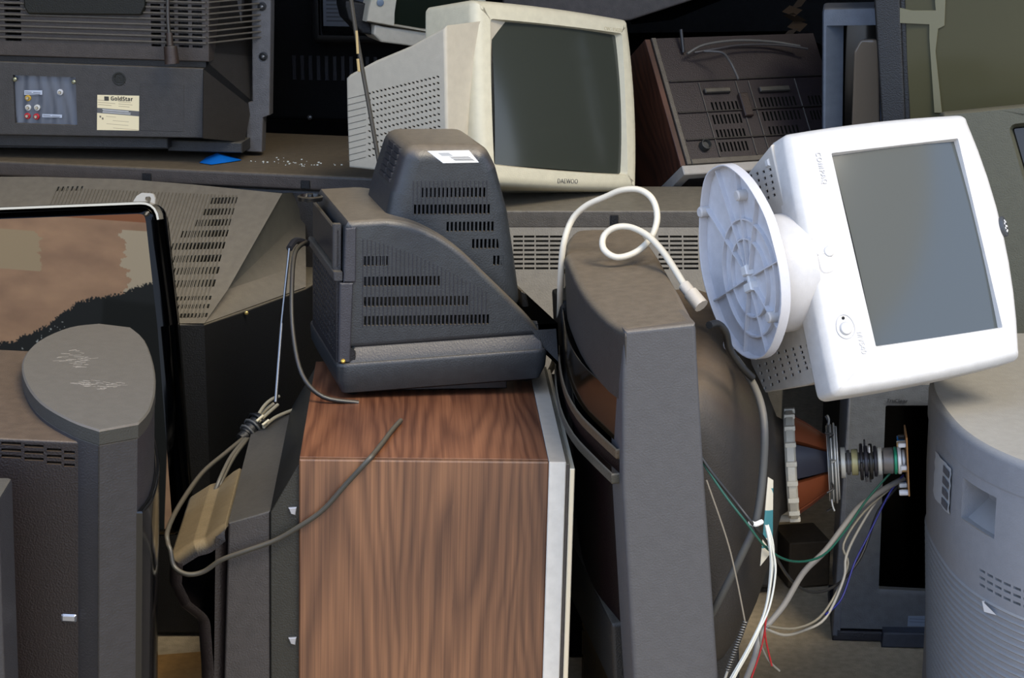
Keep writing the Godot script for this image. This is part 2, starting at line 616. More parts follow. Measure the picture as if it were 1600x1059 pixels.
func build_console_middle():
	var t := thing("console_tv", "grey dusty console television with fine horizontal back slots, under the cream monitor", "television", Vector3(0.1906, 0.815, -0.9962), Vector3(0, 0, 0))
	var pl := plastic(0.55)
	var s := Shape.new()
	s.box(Vector3(-0.31, -0.80, -0.26), Vector3(0.36, -0.036, -0.006), 0.008)
	obj("cabinet", s, pl, t, Color(0.30, 0.29, 0.27), 0.3)
	s = Shape.new()
	s.box(Vector3(-0.315, -0.036, -0.265), Vector3(0.365, 0.0, 0.0), 0.004)
	obj("top_panel", s, pl, t, Color(0.34, 0.32, 0.29), 0.6, Color(0.50, 0.47, 0.41))
	s = Shape.new()
	s.t = t.transform.affine_inverse() * frame_of(Vector3(0.1906, 0.78, -0.9962), Vector3(0, -30, 0))
	var slots := []
	var cl := [-0.188, 0.0175, -0.1689, -0.0013, -0.1664, 0.0175, -0.146, -0.0013, -0.1434, 0.0175, -0.118, -0.0013, -0.1154, 0.0175, -0.09, -0.0013, 0.1, 0.0175, 0.12, -0.0013, 0.1229, 0.0175, 0.1468, -0.0013, 0.1497, 0.0175, 0.1786, -0.0013]
	for c in 7:
		for r in 8:
			var y := lerpf(-0.018, -0.084, r / 7.0)
			slots.append(Rect2(cl[4 * c], y - 0.0022, cl[4 * c + 2] - cl[4 * c], 0.0044))
	s.prism(rect2(-0.31, -0.30, 0.36, 0.006), -0.05, 0.0, 0.0, 0.0, false, false)
	s.slotted(rect2(-0.31, -0.30, 0.36, 0.006), slots, 0.0, 0.006)
	s.t = Transform3D()
	obj("vented_back", s, plastic(0.6), t, Color(0.41, 0.395, 0.36), 0.5, Color(0.52, 0.49, 0.43))
	s = Shape.new()
	s.box(Vector3(-0.20, -0.813, -0.2), Vector3(0.06, -0.60, 0.33), 0.004)
	obj("black_gap_filler", s, plastic(0.8, 0.3, 0.2), t, Color(0.03, 0.03, 0.03))  # added black block that keeps the floor gap in front dark
	var hs := p3([0.0129, -0.0129, 0])
	s = Shape.new()
	s.box(Vector3(hs[0].x - 0.008, -0.031, -0.004), Vector3(hs[0].x + 0.008, -0.008, 0.003), 0.001)
	obj("clip_socket", s, pl, t, Color(0.05, 0.05, 0.05))

func build_console_right():
	var t := thing("console_tv", "black console television in the shadow behind the narrow grey set with a black screen", "television", Vector3(1.20, 0.0, -1.62), Vector3(3, 0, 0))
	var s := Shape.new()
	s.box(Vector3(-0.40, 0.0, -0.4), Vector3(0.60, 0.79, 0.46), 0.01)
	obj("cabinet", s, plastic(0.6), t, Color(0.09, 0.085, 0.08), 0.3)
	s = Shape.new()
	s.box(Vector3(-0.36, 0.12, 0.46), Vector3(0.54, 0.74, 0.475), 0.01)
	obj("back_cover", s, plastic(0.6), t, Color(0.07, 0.07, 0.07), 0.3)

# ---- the wood-grain set in the middle
func build_wood_tv():
	var t := thing("wood_grain_tv", "walnut wood-grain television standing sideways beneath the black face-down set", "television", Vector3(-0.3327, 0.6163, 0.0055), Vector3(2.58, -0.7, -1.44))
	var wood := image_mat(wood_image(640, 640, Color(0.50, 0.355, 0.25), Color(0.25, 0.16, 0.115), 11), 0.42)
	var wood2 := image_mat(wood_image(400, 640, Color(0.54, 0.36, 0.25), Color(0.27, 0.155, 0.105), 23), 0.4)
	var s := Shape.new()
	s.box(Vector3(0, -0.61, -0.016), Vector3(0.391, 0, 0), 0.0022)
	obj("side_panel", s, wood, t, Color.WHITE, 0, Color.WHITE, 38, Vector3(2.55, 0, 0), Vector3(0, -1.65, 0))
	s = Shape.new()
	s.box(Vector3(0, -0.016, -0.62), Vector3(0.391, -0.0005, -0.0165), 0.001)
	obj("top_board", s, wood2, t, Color.WHITE, 0, Color.WHITE, 38, Vector3(2.55, 0, 0), Vector3(0, 0, 1.6))
	s = Shape.new()
	s.box(Vector3(0, -0.61, -0.62), Vector3(0.391, -0.017, -0.604), 0.001)
	obj("side_panel", s, wood, t, Color.WHITE, 0, Color.WHITE, 38, Vector3(2.55, 0, 0), Vector3(0, -1.65, 0))
	s = Shape.new()
	s.box(Vector3(0, -0.61, -0.603), Vector3(0.391, -0.594, -0.017), 0.001)
	obj("bottom_board", s, plastic(0.7), t, Color(0.3, 0.25, 0.2))
	# silver trim band, dark gap, bright bezel edge
	s = Shape.new()
	s.box(Vector3(0.3915, -0.61, -0.622), Vector3(0.4185, 0.0005, 0.001), 0.0015)
	obj("silver_trim", s, plastic(0.38, 0.1, 0.5, true), t, Color(0.80, 0.79, 0.76), 0.5, Color(0.66, 0.58, 0.46))
	s = Shape.new()
	s.box(Vector3(0.4185, -0.605, -0.616), Vector3(0.4245, -0.004, -0.004), 0.001)
	obj("shadow_gap", s, plastic(0.5), t, Color(0.26, 0.25, 0.24), 0.5)
	s = Shape.new()
	s.box(Vector3(0.4245, -0.61, -0.62), Vector3(0.4325, -0.010, 0.002), 0.0012)
	obj("bezel_edge", s, plain(0.3, 0.3), t, Color(0.88, 0.84, 0.74))
	s = Shape.new()
	s.t = RIGHT
	var out := Shape.rounded(rect2(0.012, -0.596, 0.60, -0.02), 0.01, 3)
	var ins := Shape.rounded(rect2(0.06, -0.50, 0.52, -0.10), 0.03, 3)
	s.loft([Shape.ring(out, 0.425), Shape.ring(out, 0.4335), Shape.ring(ins, 0.4335), Shape.ring(ins, 0.422)], false, false)
	obj("front_bezel", s, plastic(0.45), t, Color(0.10, 0.10, 0.10))
	s = Shape.new()
	s.sheet(Vector3(0.424, -0.51, -0.05), Vector3(0.424, -0.51, -0.53), Vector3(0.424, -0.09, -0.53), Vector3(0.424, -0.09, -0.05), 0.005)
	obj("screen", s, plain(0.08), t, Color(0.10, 0.12, 0.11))
	# moulded black back cover, stepping down towards its tail
	s = Shape.new()
	s.prism(p2([0.002, -0.004, -0.046, -0.089, -0.046, -0.61, 0.002, -0.61]), -0.61, -0.010, 0.003, 0.003)
	var cover := obj("back_cover", s, plastic(0.5), t, Color(0.15, 0.135, 0.125), 0.6, Color(0.40, 0.35, 0.28))
	s = Shape.new()
	s.prism(p2([-0.046, -0.0895, -0.112, -0.110, -0.128, -0.61, -0.046, -0.61]), -0.58, -0.014, 0.003, 0.004)
	obj("cover_step", s, plastic(0.5), cover, Color(0.215, 0.205, 0.20), 0.5, Color(0.40, 0.38, 0.34))
	s = Shape.new()
	s.prism(Shape.rounded(p2([-0.111, -0.111, -0.152, -0.146, -0.170, -0.151, -0.207, -0.176, -0.210, -0.222, -0.192, -0.262, -0.165, -0.285, -0.160, -0.366, -0.158, -0.61, -0.120, -0.61]), 0.012, 3), -0.36, -0.030, 0.02, 0.022)
	obj("tail", s, plastic(0.5), cover, Color(0.115, 0.11, 0.108), 0.9, Color(0.56, 0.49, 0.37))
	for y in [-0.087, -0.305]:
		s = Shape.new()
		s.prism(p2([-0.017, y + 0.006, -0.004, y + 0.007, -0.006, y - 0.006, -0.013, y - 0.004]), -0.0105, -0.004, 0.001, 0.001)
		obj("clip", s, plain(0.4, 0.6), cover, Color(0.62, 0.63, 0.66))

# ---- the black set lying on its screen on top of the wood-grain set
func build_black_tv():
	var t := thing("black_tv", "small black television lying face down on the wood-grain set, white sticker on its hump", "television", Vector3(-0.2935, 0.6137, -0.3422), Vector3(9, -0.7, -1.4))
	var pl := plastic(0.42, 0.25)
	var black := Color(0.19, 0.195, 0.21)
	var tan := Color(0.47, 0.43, 0.37)
	var skew := Transform3D(Vector3(1, 0, 0), Vector3(0, 1, 0), Vector3(0.07, 0, 1), Vector3.ZERO)
	var s := Shape.new()
	# bezel rim, a tray whose plan is a rounded rectangle; its right end sits a little higher
	var lean := 0.06
	var rings := []
	for r in [[0.034, 0.0], [0.012, 0.008], [0.002, 0.03], [0.0, 0.056], [0.003, 0.061], [0.012, 0.063]]:
		var g := PackedVector3Array()
		for a in Shape.inset(Shape.rounded(rect2(-0.008, 0.0, 0.361, 0.35), 0.022, 4), r[0]):
			g.append(skew * Vector3(a.x, r[1] + maxf(0.0, a.x) * lean, -a.y))
		rings.append(g)
	s.loft(rings, true, true)
	obj("bezel_rim", s, pl, t, black, 0.35, tan)
	s = Shape.new()
	s.t = skew
	s.prism(p2([0.03, 0.0005, 0.30, 0.0005, 0.30, 0.02, 0.03, 0.02]), -0.31, -0.05, 0.002, 0.002)
	obj("screen_glass", s, plain(0.1), t, Color(0.12, 0.13, 0.13))
	# sloping skirt between rim and body
	s = Shape.new()
	rings = []
	for r in [[0.006, 0.060], [0.010, 0.072], [0.024, 0.100], [0.03, 0.106]]:
		var g := PackedVector3Array()
		for a in Shape.inset(Shape.rounded(rect2(0.008, 0.0, 0.360, 0.34), 0.012, 3), r[0]):
			g.append(skew * Vector3(a.x, r[1] + maxf(0.0, a.x) * lean, -a.y))
		rings.append(g)
	s.loft(rings, true, true)
	obj("skirt", s, pl, t, black, 0.75, tan)
	# near shoulder: flat-topped on the left, a long concave curve down to the right
	s = Shape.new()
	s.t = skew
	var side := PackedVector2Array([Vector2(0.004, 0.085), Vector2(0.366, 0.105)])
	side.append_array(Shape.smooth(p2([0.3719, 0.0769, 0.3391, 0.1232, 0.3159, 0.1497, 0.2839, 0.1818, 0.2498, 0.2148, 0.2159, 0.2477, 0.1824, 0.2736, 0.1513, 0.2916, 0.1216, 0.304, 0.0855, 0.3109, 0.0507, 0.31, 0.0128, 0.3081]), 3, false))
	side.append_array(p2([0.0074, 0.2993]))
	var top := s.prism(side, -0.34, -0.012, 0.004, 0.011, true, false)
	var slots := []
	var rows := [0.0381, 0.2483, 0.083, 0.2311, 0.0383, 0.2127, 0.1714, 0.1955, 0.0385, 0.1781, 0.2208, 0.16, 0.0387, 0.1456, 0.2582, 0.1266]
	var counts := [7, 19, 26, 31]
	for i in 4:
		slots += slot_row(rows[4 * i], rows[4 * i + 2], rows[4 * i + 3], rows[4 * i + 3] + 0.017, counts[i], 0.0041)
	s.slotted(top, slots, -0.012, 0.009)
	var body := obj("side_shell", s, pl, t, black, 0.95, tan)
	s = Shape.new()
	s.t = skew
	var rib := p2([0.038, 0.2649, 0.2581, 0.1334])
	for i in 31:
		var x := lerpf(rib[0].x, rows[12 + 2], (i + 0.0) / 31.0)
		var high := lerpf(rows[1] + 0.03, rows[13] + 0.035, pow(i / 31.0, 1.35))
		s.box(Vector3(x - 0.0006, rows[15] - 0.002, -0.012), Vector3(x + 0.0006, high, -0.0108), 0.0004)
	obj("vent_ribs", s, pl, body, Color(0.21, 0.215, 0.23)).set_meta("kind", "stuff")
	# hump over the neck of the tube
	s = Shape.new()
	s.t = skew
	var hp := Shape.rounded(p2([0.0835, 0.2951, 0.0962, 0.3506, 0.1206, 0.43, 0.2574, 0.4298, 0.277, 0.3921, 0.2988, 0.316, 0.3144, 0.2255, 0.3279, 0.1339, 0.2574, 0.1463]), 0.03, 5)
	var htop := s.prism(hp, -0.27, -0.055, 0.01, 0.028, true, false)
	slots = []
	rows = [0.1424, 0.3582, 0.2569, 0.3409, 0.1306, 0.3293, 0.2653, 0.3117, 0.1875, 0.2977, 0.2727, 0.2813, 0.2326, 0.2681, 0.2823, 0.2508, 0.2702, 0.2373, 0.2908, 0.2212]
	counts = [16, 19, 12, 7, 3]
	for i in 5:
		slots += slot_row(rows[4 * i], rows[4 * i + 2], rows[4 * i + 3], rows[4 * i + 3] + 0.017, counts[i], 0.0041)
	s.slotted(htop, slots, -0.055, 0.009)
	obj("hump", s, pl, t, black, 0.95, tan)
	s = Shape.new()
	s.t = skew
	s.prism(Shape.inset(hp, 0.03), -0.25, -0.066, 0.0, 0.0)
	s.prism(Shape.inset(Shape.ccw(side), 0.018), -0.32, -0.023, 0.0, 0.0)
	obj("black_slot_filler", s, plain(0.9, 0.0, 0.1), t, Color(0.03, 0.03, 0.03))  # black solids added inside so the slots read dark
	s = Shape.new()
	s.t = skew
	for i in 19:
		var x := lerpf(rows[4], rows[6], i / 19.0)
		s.box(Vector3(x - 0.0006, rows[7] - 0.001, -0.055), Vector3(x + 0.0006, rows[1] + 0.012, -0.0538), 0.0004)
	obj("vent_ribs", s, pl, t, Color(0.21, 0.215, 0.23)).set_meta("kind", "stuff")
	# sticker on the hump
	var hy: float = p2([0.1206, 0.43])[0].y
	var st := p3([0.1524, 0.442, 0.1348, 0.212, 0.442, 0.129, 0.2136, 0.442, 0.0036, 0.1423, 0.442, 0.0101])
	for i in 4: st[i].y = hy + 0.0012
	label_sheet("sticker", t, st, print_image(128, 96, Color(0.93, 0.93, 0.92), Color(0.35, 0.35, 0.35), [[30, 18, 40, 26, Color(0.72, 0.73, 0.74)], [52, 50, 70, 3], [52, 58, 70, 5], [52, 66, 70, 2], [52, 72, 70, 6], [52, 81, 70, 3]]))
	# ribbed plate on the hump's flank
	s = Shape.new()
	s.t = skew
	var fl := p2([0.0962, 0.3506, 0.1206, 0.43])
	var dirv := (fl[1] - fl[0]).normalized()
	for i in 6:
		for j in 2:
			var a := fl[0] + dirv * (0.012 + 0.011 * i)
			s.box(Vector3(a.x - 0.003, a.y - 0.004, -0.15 - 0.055 * j), Vector3(a.x + 0.004, a.y + 0.004, -0.10 - 0.055 * j), 0.001)
	obj("flank_plate", s, plastic(0.6), t, Color(0.16, 0.16, 0.17))
	# raised plates on the near shell
	s = Shape.new()
	s.t = skew
	s.prism(p2([0.0074, 0.2971, 0.0258, 0.2992, 0.0253, 0.2039, 0.0046, 0.2042]), -0.014, -0.006, 0.001, 0.002)
	s.prism(p2([-0.002, 0.2031, 0.0209, 0.2029, 0.0161, 0.0636, -0.0037, 0.0639]), -0.014, -0.005, 0.001, 0.002)
	obj("joint_plate", s, pl, t, Color(0.21, 0.215, 0.23))
	s = Shape.new()
	s.t = skew
	s.prism(p2([0.0138, 0.0919, 0.0259, 0.0827, 0.026, 0.0623, 0.0139, 0.0625]), -0.014, -0.008, 0.001, 0.001)
	obj("latch", s, pl, t, Color(0.07, 0.07, 0.07))
	# left face: control panel above, a bar, speaker grille below
	s = Shape.new()
	s.t = skew * LEFT
	s.prism(rect2(-0.31, 0.225, -0.03, 0.29), 0.0, 0.006, 0.001, 0.002)
	obj("control_panel", s, pl, t, Color(0.13, 0.13, 0.14), 0.3)
	s = Shape.new()
	s.t = skew * LEFT
	s.prism(rect2(-0.33, 0.206, -0.012, 0.221), -0.004, 0.012, 0.001, 0.003)
	s.prism(rect2(-0.045, 0.221, -0.03, 0.30), -0.004, 0.010, 0.001, 0.002)
	obj("carrying_bar", s, pl, t, Color(0.20, 0.20, 0.21), 0.6, tan)
	s = Shape.new()
	s.t = skew * LEFT
	var holes := []
	for r in 11:
		for c in 14: holes.append(Rect2(-0.295 + c * 0.019, 0.075 + r * 0.0115, 0.012, 0.0075))
	s.prism(rect2(-0.31, 0.06, -0.02, 0.205), -0.004, 0.006, 0.001, 0.0, true, false)
	s.slotted(rect2(-0.31, 0.06, -0.02, 0.205), holes, 0.006, 0.004)
	obj("speaker_grille", s, plastic(0.5), t, Color(0.12, 0.125, 0.14), 0.4)
	# knob on the shoulder
	s = Shape.new()
	s.t = Transform3D(Basis(Vector3.RIGHT, -PI / 2), Vector3(0.012 - 0.05, p2([0.029, 0.3091])[0].y - 0.002, -0.225))
	s.lathe(PackedVector2Array([Vector2(0.022, 0.0), Vector2(0.023, 0.007), Vector2(0.019, 0.009), Vector2(0.017, 0.004), Vector2(0.006, 0.004), Vector2(0.005, 0.012)]), 28)
	obj("tuning_knob", s, plastic(0.35), t, Color(0.06, 0.06, 0.065), 0.2)
	# flange at the far right corner
	s = Shape.new()
	s.t = skew
	s.prism(Shape.rounded(p2([0.3447, 0.1543, 0.3565, 0.1471, 0.3644, 0.114, 0.3842, 0.0733, 0.3924, 0.0314, 0.3919, 0.0039, 0.3672, 0.002]), 0.004, 2), -0.30, -0.16, 0.003, 0.003)
	obj("corner_flange", s, pl, t, Color(0.10, 0.10, 0.105), 0.5, tan)
	screw(t, p3([0.0034, 0.067, -0.004])[0], Vector3(0, -40, 0), 0.004, Color(0.75, 0.62, 0.3))
	# rod aerial hanging from the left face
	var ae := p3([-0.0767, 0.2251, -0.2, -0.0928, 0.0982, -0.16, -0.1065, -0.0296, -0.1, -0.041, 0.2223, -0.26, -0.0635, 0.233, -0.23])
	s = Shape.new()
	s.tube(PackedVector3Array([ae[0], ae[1]]), 0.0024, 8, 1)
	s.tube(PackedVector3Array([ae[1], ae[2]]), 0.0033, 8, 1)
	obj("rod_aerial", s, plain(0.3, 1.0), t, Color(0.5, 0.5, 0.5), 0, Color.WHITE, 60)
	s = Shape.new()
	s.tube(PackedVector3Array([ae[0], ae[4], ae[3]]), 0.006, 8, 4)
	obj("aerial_hinge", s, plastic(0.4), t, Color(0.16, 0.16, 0.17))
	cable("cord", t, p3([-0.044, 0.2266, -0.25, -0.0665, 0.2169, -0.2, -0.0758, 0.1661, -0.14, -0.0773, 0.0996, -0.08, -0.0656, 0.0403, -0.02, -0.0316, 0.0084, 0.012, 0.0287, -0.003, 0.012]), 0.0042, Color(0.10, 0.10, 0.105), 0.35, 0.2)

# ---- the set without its back: cabinet front, bare tube, yoke, neck board and wires
func build_open_tv():
	var t := thing("open_tv", "dusty grey television with its back off, bare picture tube and copper yoke pointing right", "television", Vector3(0.1628, 0.862, 0.1485), Vector3(8, 0, 3))
	var pl := plastic(0.55)
	var grey := Color(0.27, 0.275, 0.285)
	var tan := Color(0.45, 0.40, 0.33)
	var plan := Shape.smooth(p2([0.0027, -0.0009, -0.0125, 0.0673, -0.0188, 0.2335, -0.0099, 0.4156, 0.0062, 0.5721, 0.0395, 0.6905, 0.0655, 0.7143, 0.1186, 0.699]), 3, false)
	plan.append_array(p2([0.1617, 0.6818, 0.1493, 0.4548, 0.1301, 0.2147, 0.1114, 0.0078]))
	plan = Shape.ccw(plan)
	# top shell, and the near cheek that runs down to the floor of the set
	var s := Shape.new()
	s.t = TOP
	s.prism(plan, -0.115, 0.0, 0.002, 0.012)
	obj("top_shell", s, pl, t, Color(0.20, 0.185, 0.17), 0.92, tan)
	s = Shape.new()
	s.prism(p2([0.0028, -0.0012, 0.1096, 0.0001, 0.1145, -0.1939, 0.1285, -0.568, 0.1318, -0.6339, -0.0043, -0.6182, -0.0058, -0.5529, -0.0105, -0.2423, -0.0042, -0.083]), -0.09, 0.0015, 0.004, 0.007)
	obj("side_cheek", s, plastic(0.5, 0.3, 0.5, true), t, grey, 0.6, tan)
	s = Shape.new()
	s.box(Vector3(0.0, -0.62, -0.70), Vector3(0.115, -0.10, -0.60), 0.006)
	obj("side_cheek", s, pl, t, Color(0.08, 0.08, 0.08))
	s = Shape.new()
	s.box(Vector3(-0.02, -0.62, -0.598), Vector3(0.185, -0.50, -0.095), 0.006)
	obj("base_shell", s, pl, t, Color(0.05, 0.05, 0.05), 0.2)
	# dark curved bezel in front of the cheek, below the visor
	var shelf := Shape.smooth(p2([-0.0147, 0.0206, -0.0275, 0.1238, -0.038, 0.2395, -0.0342, 0.3894, -0.0106, 0.589, 0.022, 0.7607, 0.0634, 0.8944]), 3, false)
	var pull := func(k: float, back: float) -> PackedVector2Array:
		var r := PackedVector2Array()
		for a in shelf: r.append(a + Vector2(k, 0))
		r.append(Vector2(0.05, r[-1].y))
		r.append(Vector2(0.05, r[0].y - back))
		return Shape.ccw(r)
	s = Shape.new()
	s.t = TOP
	s.prism(pull.call(0.012, 0.0), -0.19, -0.112, 0.001, 0.001)
	obj("screen", s, plain(0.12), t, Color(0.12, 0.09, 0.07))
	s = Shape.new()
	s.t = TOP
	s.prism(pull.call(0.0, 0.0), -0.206, -0.19, 0.003, 0.003)
	obj("glass_rim", s, plastic(0.45), t, Color(0.33, 0.27, 0.20), 0.3)
	s = Shape.new()
	s.t = TOP
	s.prism(pull.call(-0.008, 0.0), -0.245, -0.228, 0.003, 0.003)
	obj("bezel_lip", s, plastic(0.45), t, Color(0.24, 0.22, 0.19), 0.4)
	s = Shape.new()
	s.t = TOP
	s.prism(pull.call(0.004, 0.0), -0.228, -0.206, 0.001, 0.001)
	s.prism(pull.call(0.02, 0.0), -0.60, -0.245, 0.003, 0.003)
	obj("front_bezel", s, plastic(0.6, 0.3, 0.3), t, Color(0.05, 0.047, 0.045), 0.2)
	# bell of the tube, coated black, dusty on top
	var c := p3([0.3199, -0.3466, -0.33])
	var ax := (t.basis.inverse() * Vector3(0.98, 0.085, 0.12)).normalized()
	var mid := c[0]
	s = Shape.new()
	var ay := Vector3(-ax.y, ax.x, 0).normalized()
	var tb := Transform3D(Basis(ay.cross(ax), ay, ax), mid)
	s.t = tb
	var rings := []
	for r in [[-0.24, 0.315, 0.245, 0.03], [-0.135, 0.318, 0.248, 0.06], [-0.105, 0.315, 0.242, 0.08], [-0.075, 0.295, 0.222, 0.10], [-0.050, 0.255, 0.190, 0.12], [-0.030, 0.195, 0.148, 0.13], [-0.016, 0.130, 0.105, 0.10], [-0.004, 0.085, 0.078, 0.076], [0.03, 0.06, 0.06, 0.059]]:
		rings.append(Shape.ring(Shape.rounded(rect2(-r[1], -r[2], r[1], r[2]), r[3] * 1.4, 6), r[0]))
	s.loft(rings)
	obj("tube_bell", s, plastic(0.62), t, Color(0.155, 0.14, 0.125), 0.8, Color(0.42, 0.36, 0.29), 60)
	# yoke: white ring, copper windings, clamp rings, neck, magnets, neck board
	s = Shape.new()
	s.t = tb
	s.lathe(PackedVector2Array([Vector2(0.060, 0.008), Vector2(0.088, 0.008), Vector2(0.093, 0.012), Vector2(0.093, 0.023), Vector2(0.088, 0.026), Vector2(0.075, 0.026), Vector2(0.070, 0.020), Vector2(0.060, 0.018)]), 36)
	for i in 18:
		var a := TAU * i / 18.0
		var p := Vector3(cos(a) * 0.092, sin(a) * 0.092, 0.018)
		s.box(p - Vector3(0.004, 0.004, 0.009), p + Vector3(0.004, 0.004, 0.009), 0.001)
	var yoke := obj("yoke_ring", s, plastic(0.5, 0.3, 0.5, true), t, Color(0.72, 0.70, 0.64), 0.3)
	for sg in 8:
		s = Shape.new()
		s.t = tb
		var a0 := TAU * (sg + 0.06) / 8.0
		var a1 := TAU * (sg + 0.94) / 8.0
		var copper: bool = sg % 4 != 3
		var r0 := []
		for z in [[0.026, 0.083], [0.045, 0.071], [0.072, 0.051], [0.080, 0.047]]:
			var g := PackedVector3Array()
			for k in 7:
				var a := lerpf(a0, a1, k / 6.0)
				g.append(Vector3(cos(a) * z[1], sin(a) * z[1], z[0]))
			for k in 7:
				var a := lerpf(a1, a0, k / 6.0)
				g.append(Vector3(cos(a) * (z[1] - 0.012), sin(a) * (z[1] - 0.012), z[0]))
			r0.append(g)
		s.loft(r0, true, true)
		obj("coil_winding", s, plain(0.38, 0.35 if copper else 0.1), yoke, Color(0.47, 0.245, 0.15) if copper else Color(0.15, 0.15, 0.17))
	for k in 9:
		s = Shape.new()
		s.t = tb
		var r := 0.058 + 0.004 * sin(k * 2.3)
		var ringp := PackedVector3Array()
		for j in 25:
			var a := TAU * j / 24.0
			ringp.append(Vector3(cos(a) * r, sin(a) * r * 1.08, 0.078 + 0.0019 * k))
		s.tube(ringp, 0.0016, 6, 1)
		obj("wire_turn", s, plain(0.35, 0.5), yoke, Color(0.72, 0.72, 0.70) if k % 3 != 1 else Color(0.35, 0.36, 0.36), 0, Color.WHITE, 80)
	for k in 10:
		var a := TAU * k / 10.0 + 0.2
		s = Shape.new()
		s.t = tb
		s.tube(PackedVector3Array([Vector3(cos(a) * 0.058, sin(a) * 0.06, 0.08), Vector3(cos(a + 0.06) * 0.072, sin(a + 0.06) * 0.075, 0.085 + 0.004 * sin(k * 5.0)), Vector3(cos(a + 0.1) * 0.08, sin(a + 0.1) * 0.084, 0.078 - 0.008 * sin(k * 3.0))]), 0.0017, 6, 3)
		obj("loose_lead", s, plain(0.4, 0.3), yoke, Color(0.6, 0.6, 0.58) if k % 2 == 0 else Color(0.2, 0.2, 0.2), 0, Color.WHITE, 80)
	s = Shape.new()
	s.t = tb
	s.lathe(PackedVector2Array([Vector2(0.016, 0.02), Vector2(0.016, 0.205)]), 24)
	obj("tube_neck", s, plain(0.15), t, Color(0.40, 0.40, 0.39))
	var bands := [[0.118, 0.126, 0.026, 0.75, 0.75, 0.72], [0.128, 0.134, 0.021, 0.30, 0.30, 0.31], [0.136, 0.147, 0.022, 0.60, 0.58, 0.42], [0.150, 0.155, 0.031, 0.10, 0.10, 0.12], [0.157, 0.163, 0.027, 0.16, 0.16, 0.19], [0.165, 0.171, 0.030, 0.09, 0.09, 0.11], [0.173, 0.178, 0.026, 0.14, 0.14, 0.17], [0.179, 0.186, 0.024, 0.68, 0.68, 0.66], [0.188, 0.205, 0.022, 0.38, 0.37, 0.36], [0.206, 0.211, 0.023, 0.10, 0.52, 0.40], [0.212, 0.218, 0.023, 0.85, 0.85, 0.84], [0.219, 0.224, 0.018, 0.8, 0.8, 0.8]]
	for b in bands:
		s = Shape.new()
		s.t = tb
		s.lathe(PackedVector2Array([Vector2(0.015, b[0] - 0.02), Vector2(b[2] - 0.001, b[0] - 0.02), Vector2(b[2], b[0] - 0.019), Vector2(b[2], b[1] - 0.021), Vector2(b[2] - 0.001, b[1] - 0.02), Vector2(0.015, b[1] - 0.02)]), 22)
		obj("neck_magnet", s, plain(0.4, 0.2), t, Color(b[3], b[4], b[5]))
	for k in 7:
		var a := TAU * k / 7.0 + 0.3
		s = Shape.new()
		s.t = tb
		var p := Vector3(cos(a) * 0.031, sin(a) * 0.031, 0.132 + 0.007 * (k % 3))
		s.box(p - Vector3(0.005, 0.005, 0.0015), p + Vector3(0.005, 0.005, 0.0015), 0.0005)
		obj("magnet_tab", s, plain(0.45), t, Color(0.13, 0.13, 0.15) if k != 2 else Color(0.7, 0.7, 0.7))
	s = Shape.new()
	s.t = tb
	s.box(Vector3(-0.035, -0.052, 0.206), Vector3(0.035, 0.050, 0.2085), 0.0006)
	var board := obj("neck_board", s, plain(0.45), t, Color(0.58, 0.41, 0.22))
	for k in 15:
		s = Shape.new()
		var p := Vector3(-0.026 + 0.013 * (k % 5), -0.048 + 0.04 * (k / 5) + 0.004 * sin(k * 4.0), 0.206)
		s.t = tb * Transform3D(Basis(Vector3.RIGHT, PI), p)
		if k % 3 == 0: s.lathe(PackedVector2Array([Vector2(0.005, 0), Vector2(0.005, 0.013), Vector2(0.004, 0.0145)]), 10)
		else: s.box(Vector3(-0.004, -0.0035, 0), Vector3(0.004, 0.0035, 0.009 + 0.002 * (k % 4)), 0.0012)
		var tone: Color = [Color(0.75, 0.76, 0.78), Color(0.12, 0.12, 0.13), Color(0.62, 0.52, 0.36), Color(0.10, 0.40, 0.62), Color(0.8, 0.8, 0.78)][(k * 2) % 5]
		obj("component", s, plain(0.4), board, tone)
	# lug and rubber boots on the bell, the sticker and the anode label
	for y in [[-0.083, 0.0, 0.012], [-0.1, 0.004, 0.008]]:
		s = Shape.new()
		s.t = tb * Transform3D(Basis(), Vector3(0.02, y[0], y[1]))
		s.lathe(PackedVector2Array([Vector2(y[2], -0.02), Vector2(y[2], 0.008), Vector2(y[2] * 0.6, 0.014)]), 12)
		obj("wedge", s, plastic(0.5, 0.3, 0.5, true), t, Color(0.62, 0.62, 0.60))
	var lb := p3([0.2059, -0.4028, -0.03, 0.2307, -0.3874, -0.05, 0.2342, -0.2726, -0.05, 0.2262, -0.2667, -0.05])
	label_sheet("tube_label", t, lb, print_image(48, 160, Color(0.72, 0.70, 0.64), Color(0.2, 0.42, 0.45), [[0, 60, 48, 50], [10, 20, 6, 30], [24, 20, 4, 34], [10, 124, 28, 4]]))
	# degaussing coil round the bell, its tie, harness and wires
	cable("degaussing_coil", t, p3([0.2163, -0.1167, -0.2, 0.2217, -0.1378, -0.1, 0.2197, -0.1755, -0.04, 0.2109, -0.2503, -0.02, 0.1944, -0.3207, -0.005, 0.1722, -0.3703, -0.005, 0.1387, -0.4457, -0.02, 0.1024, -0.5336, -0.05]), 0.0062, Color(0.23, 0.23, 0.225), 0.6, 0.4)
	cable("coil_tail", t, p3([0.1014, -0.1887, -0.02, 0.1263, -0.232, -0.005, 0.1632, -0.285, 0, 0.1852, -0.317, 0.012, 0.2163, -0.3646, -0.02, 0.2713, -0.4583, -0.1, 0.3237, -0.5087, -0.16, 0.378, -0.5152, -0.2, 0.4283, -0.4881, -0.24, 0.4708, -0.4275, -0.28, 0.5106, -0.3929, -0.3]), 0.0026, Color(0.13, 0.12, 0.12))
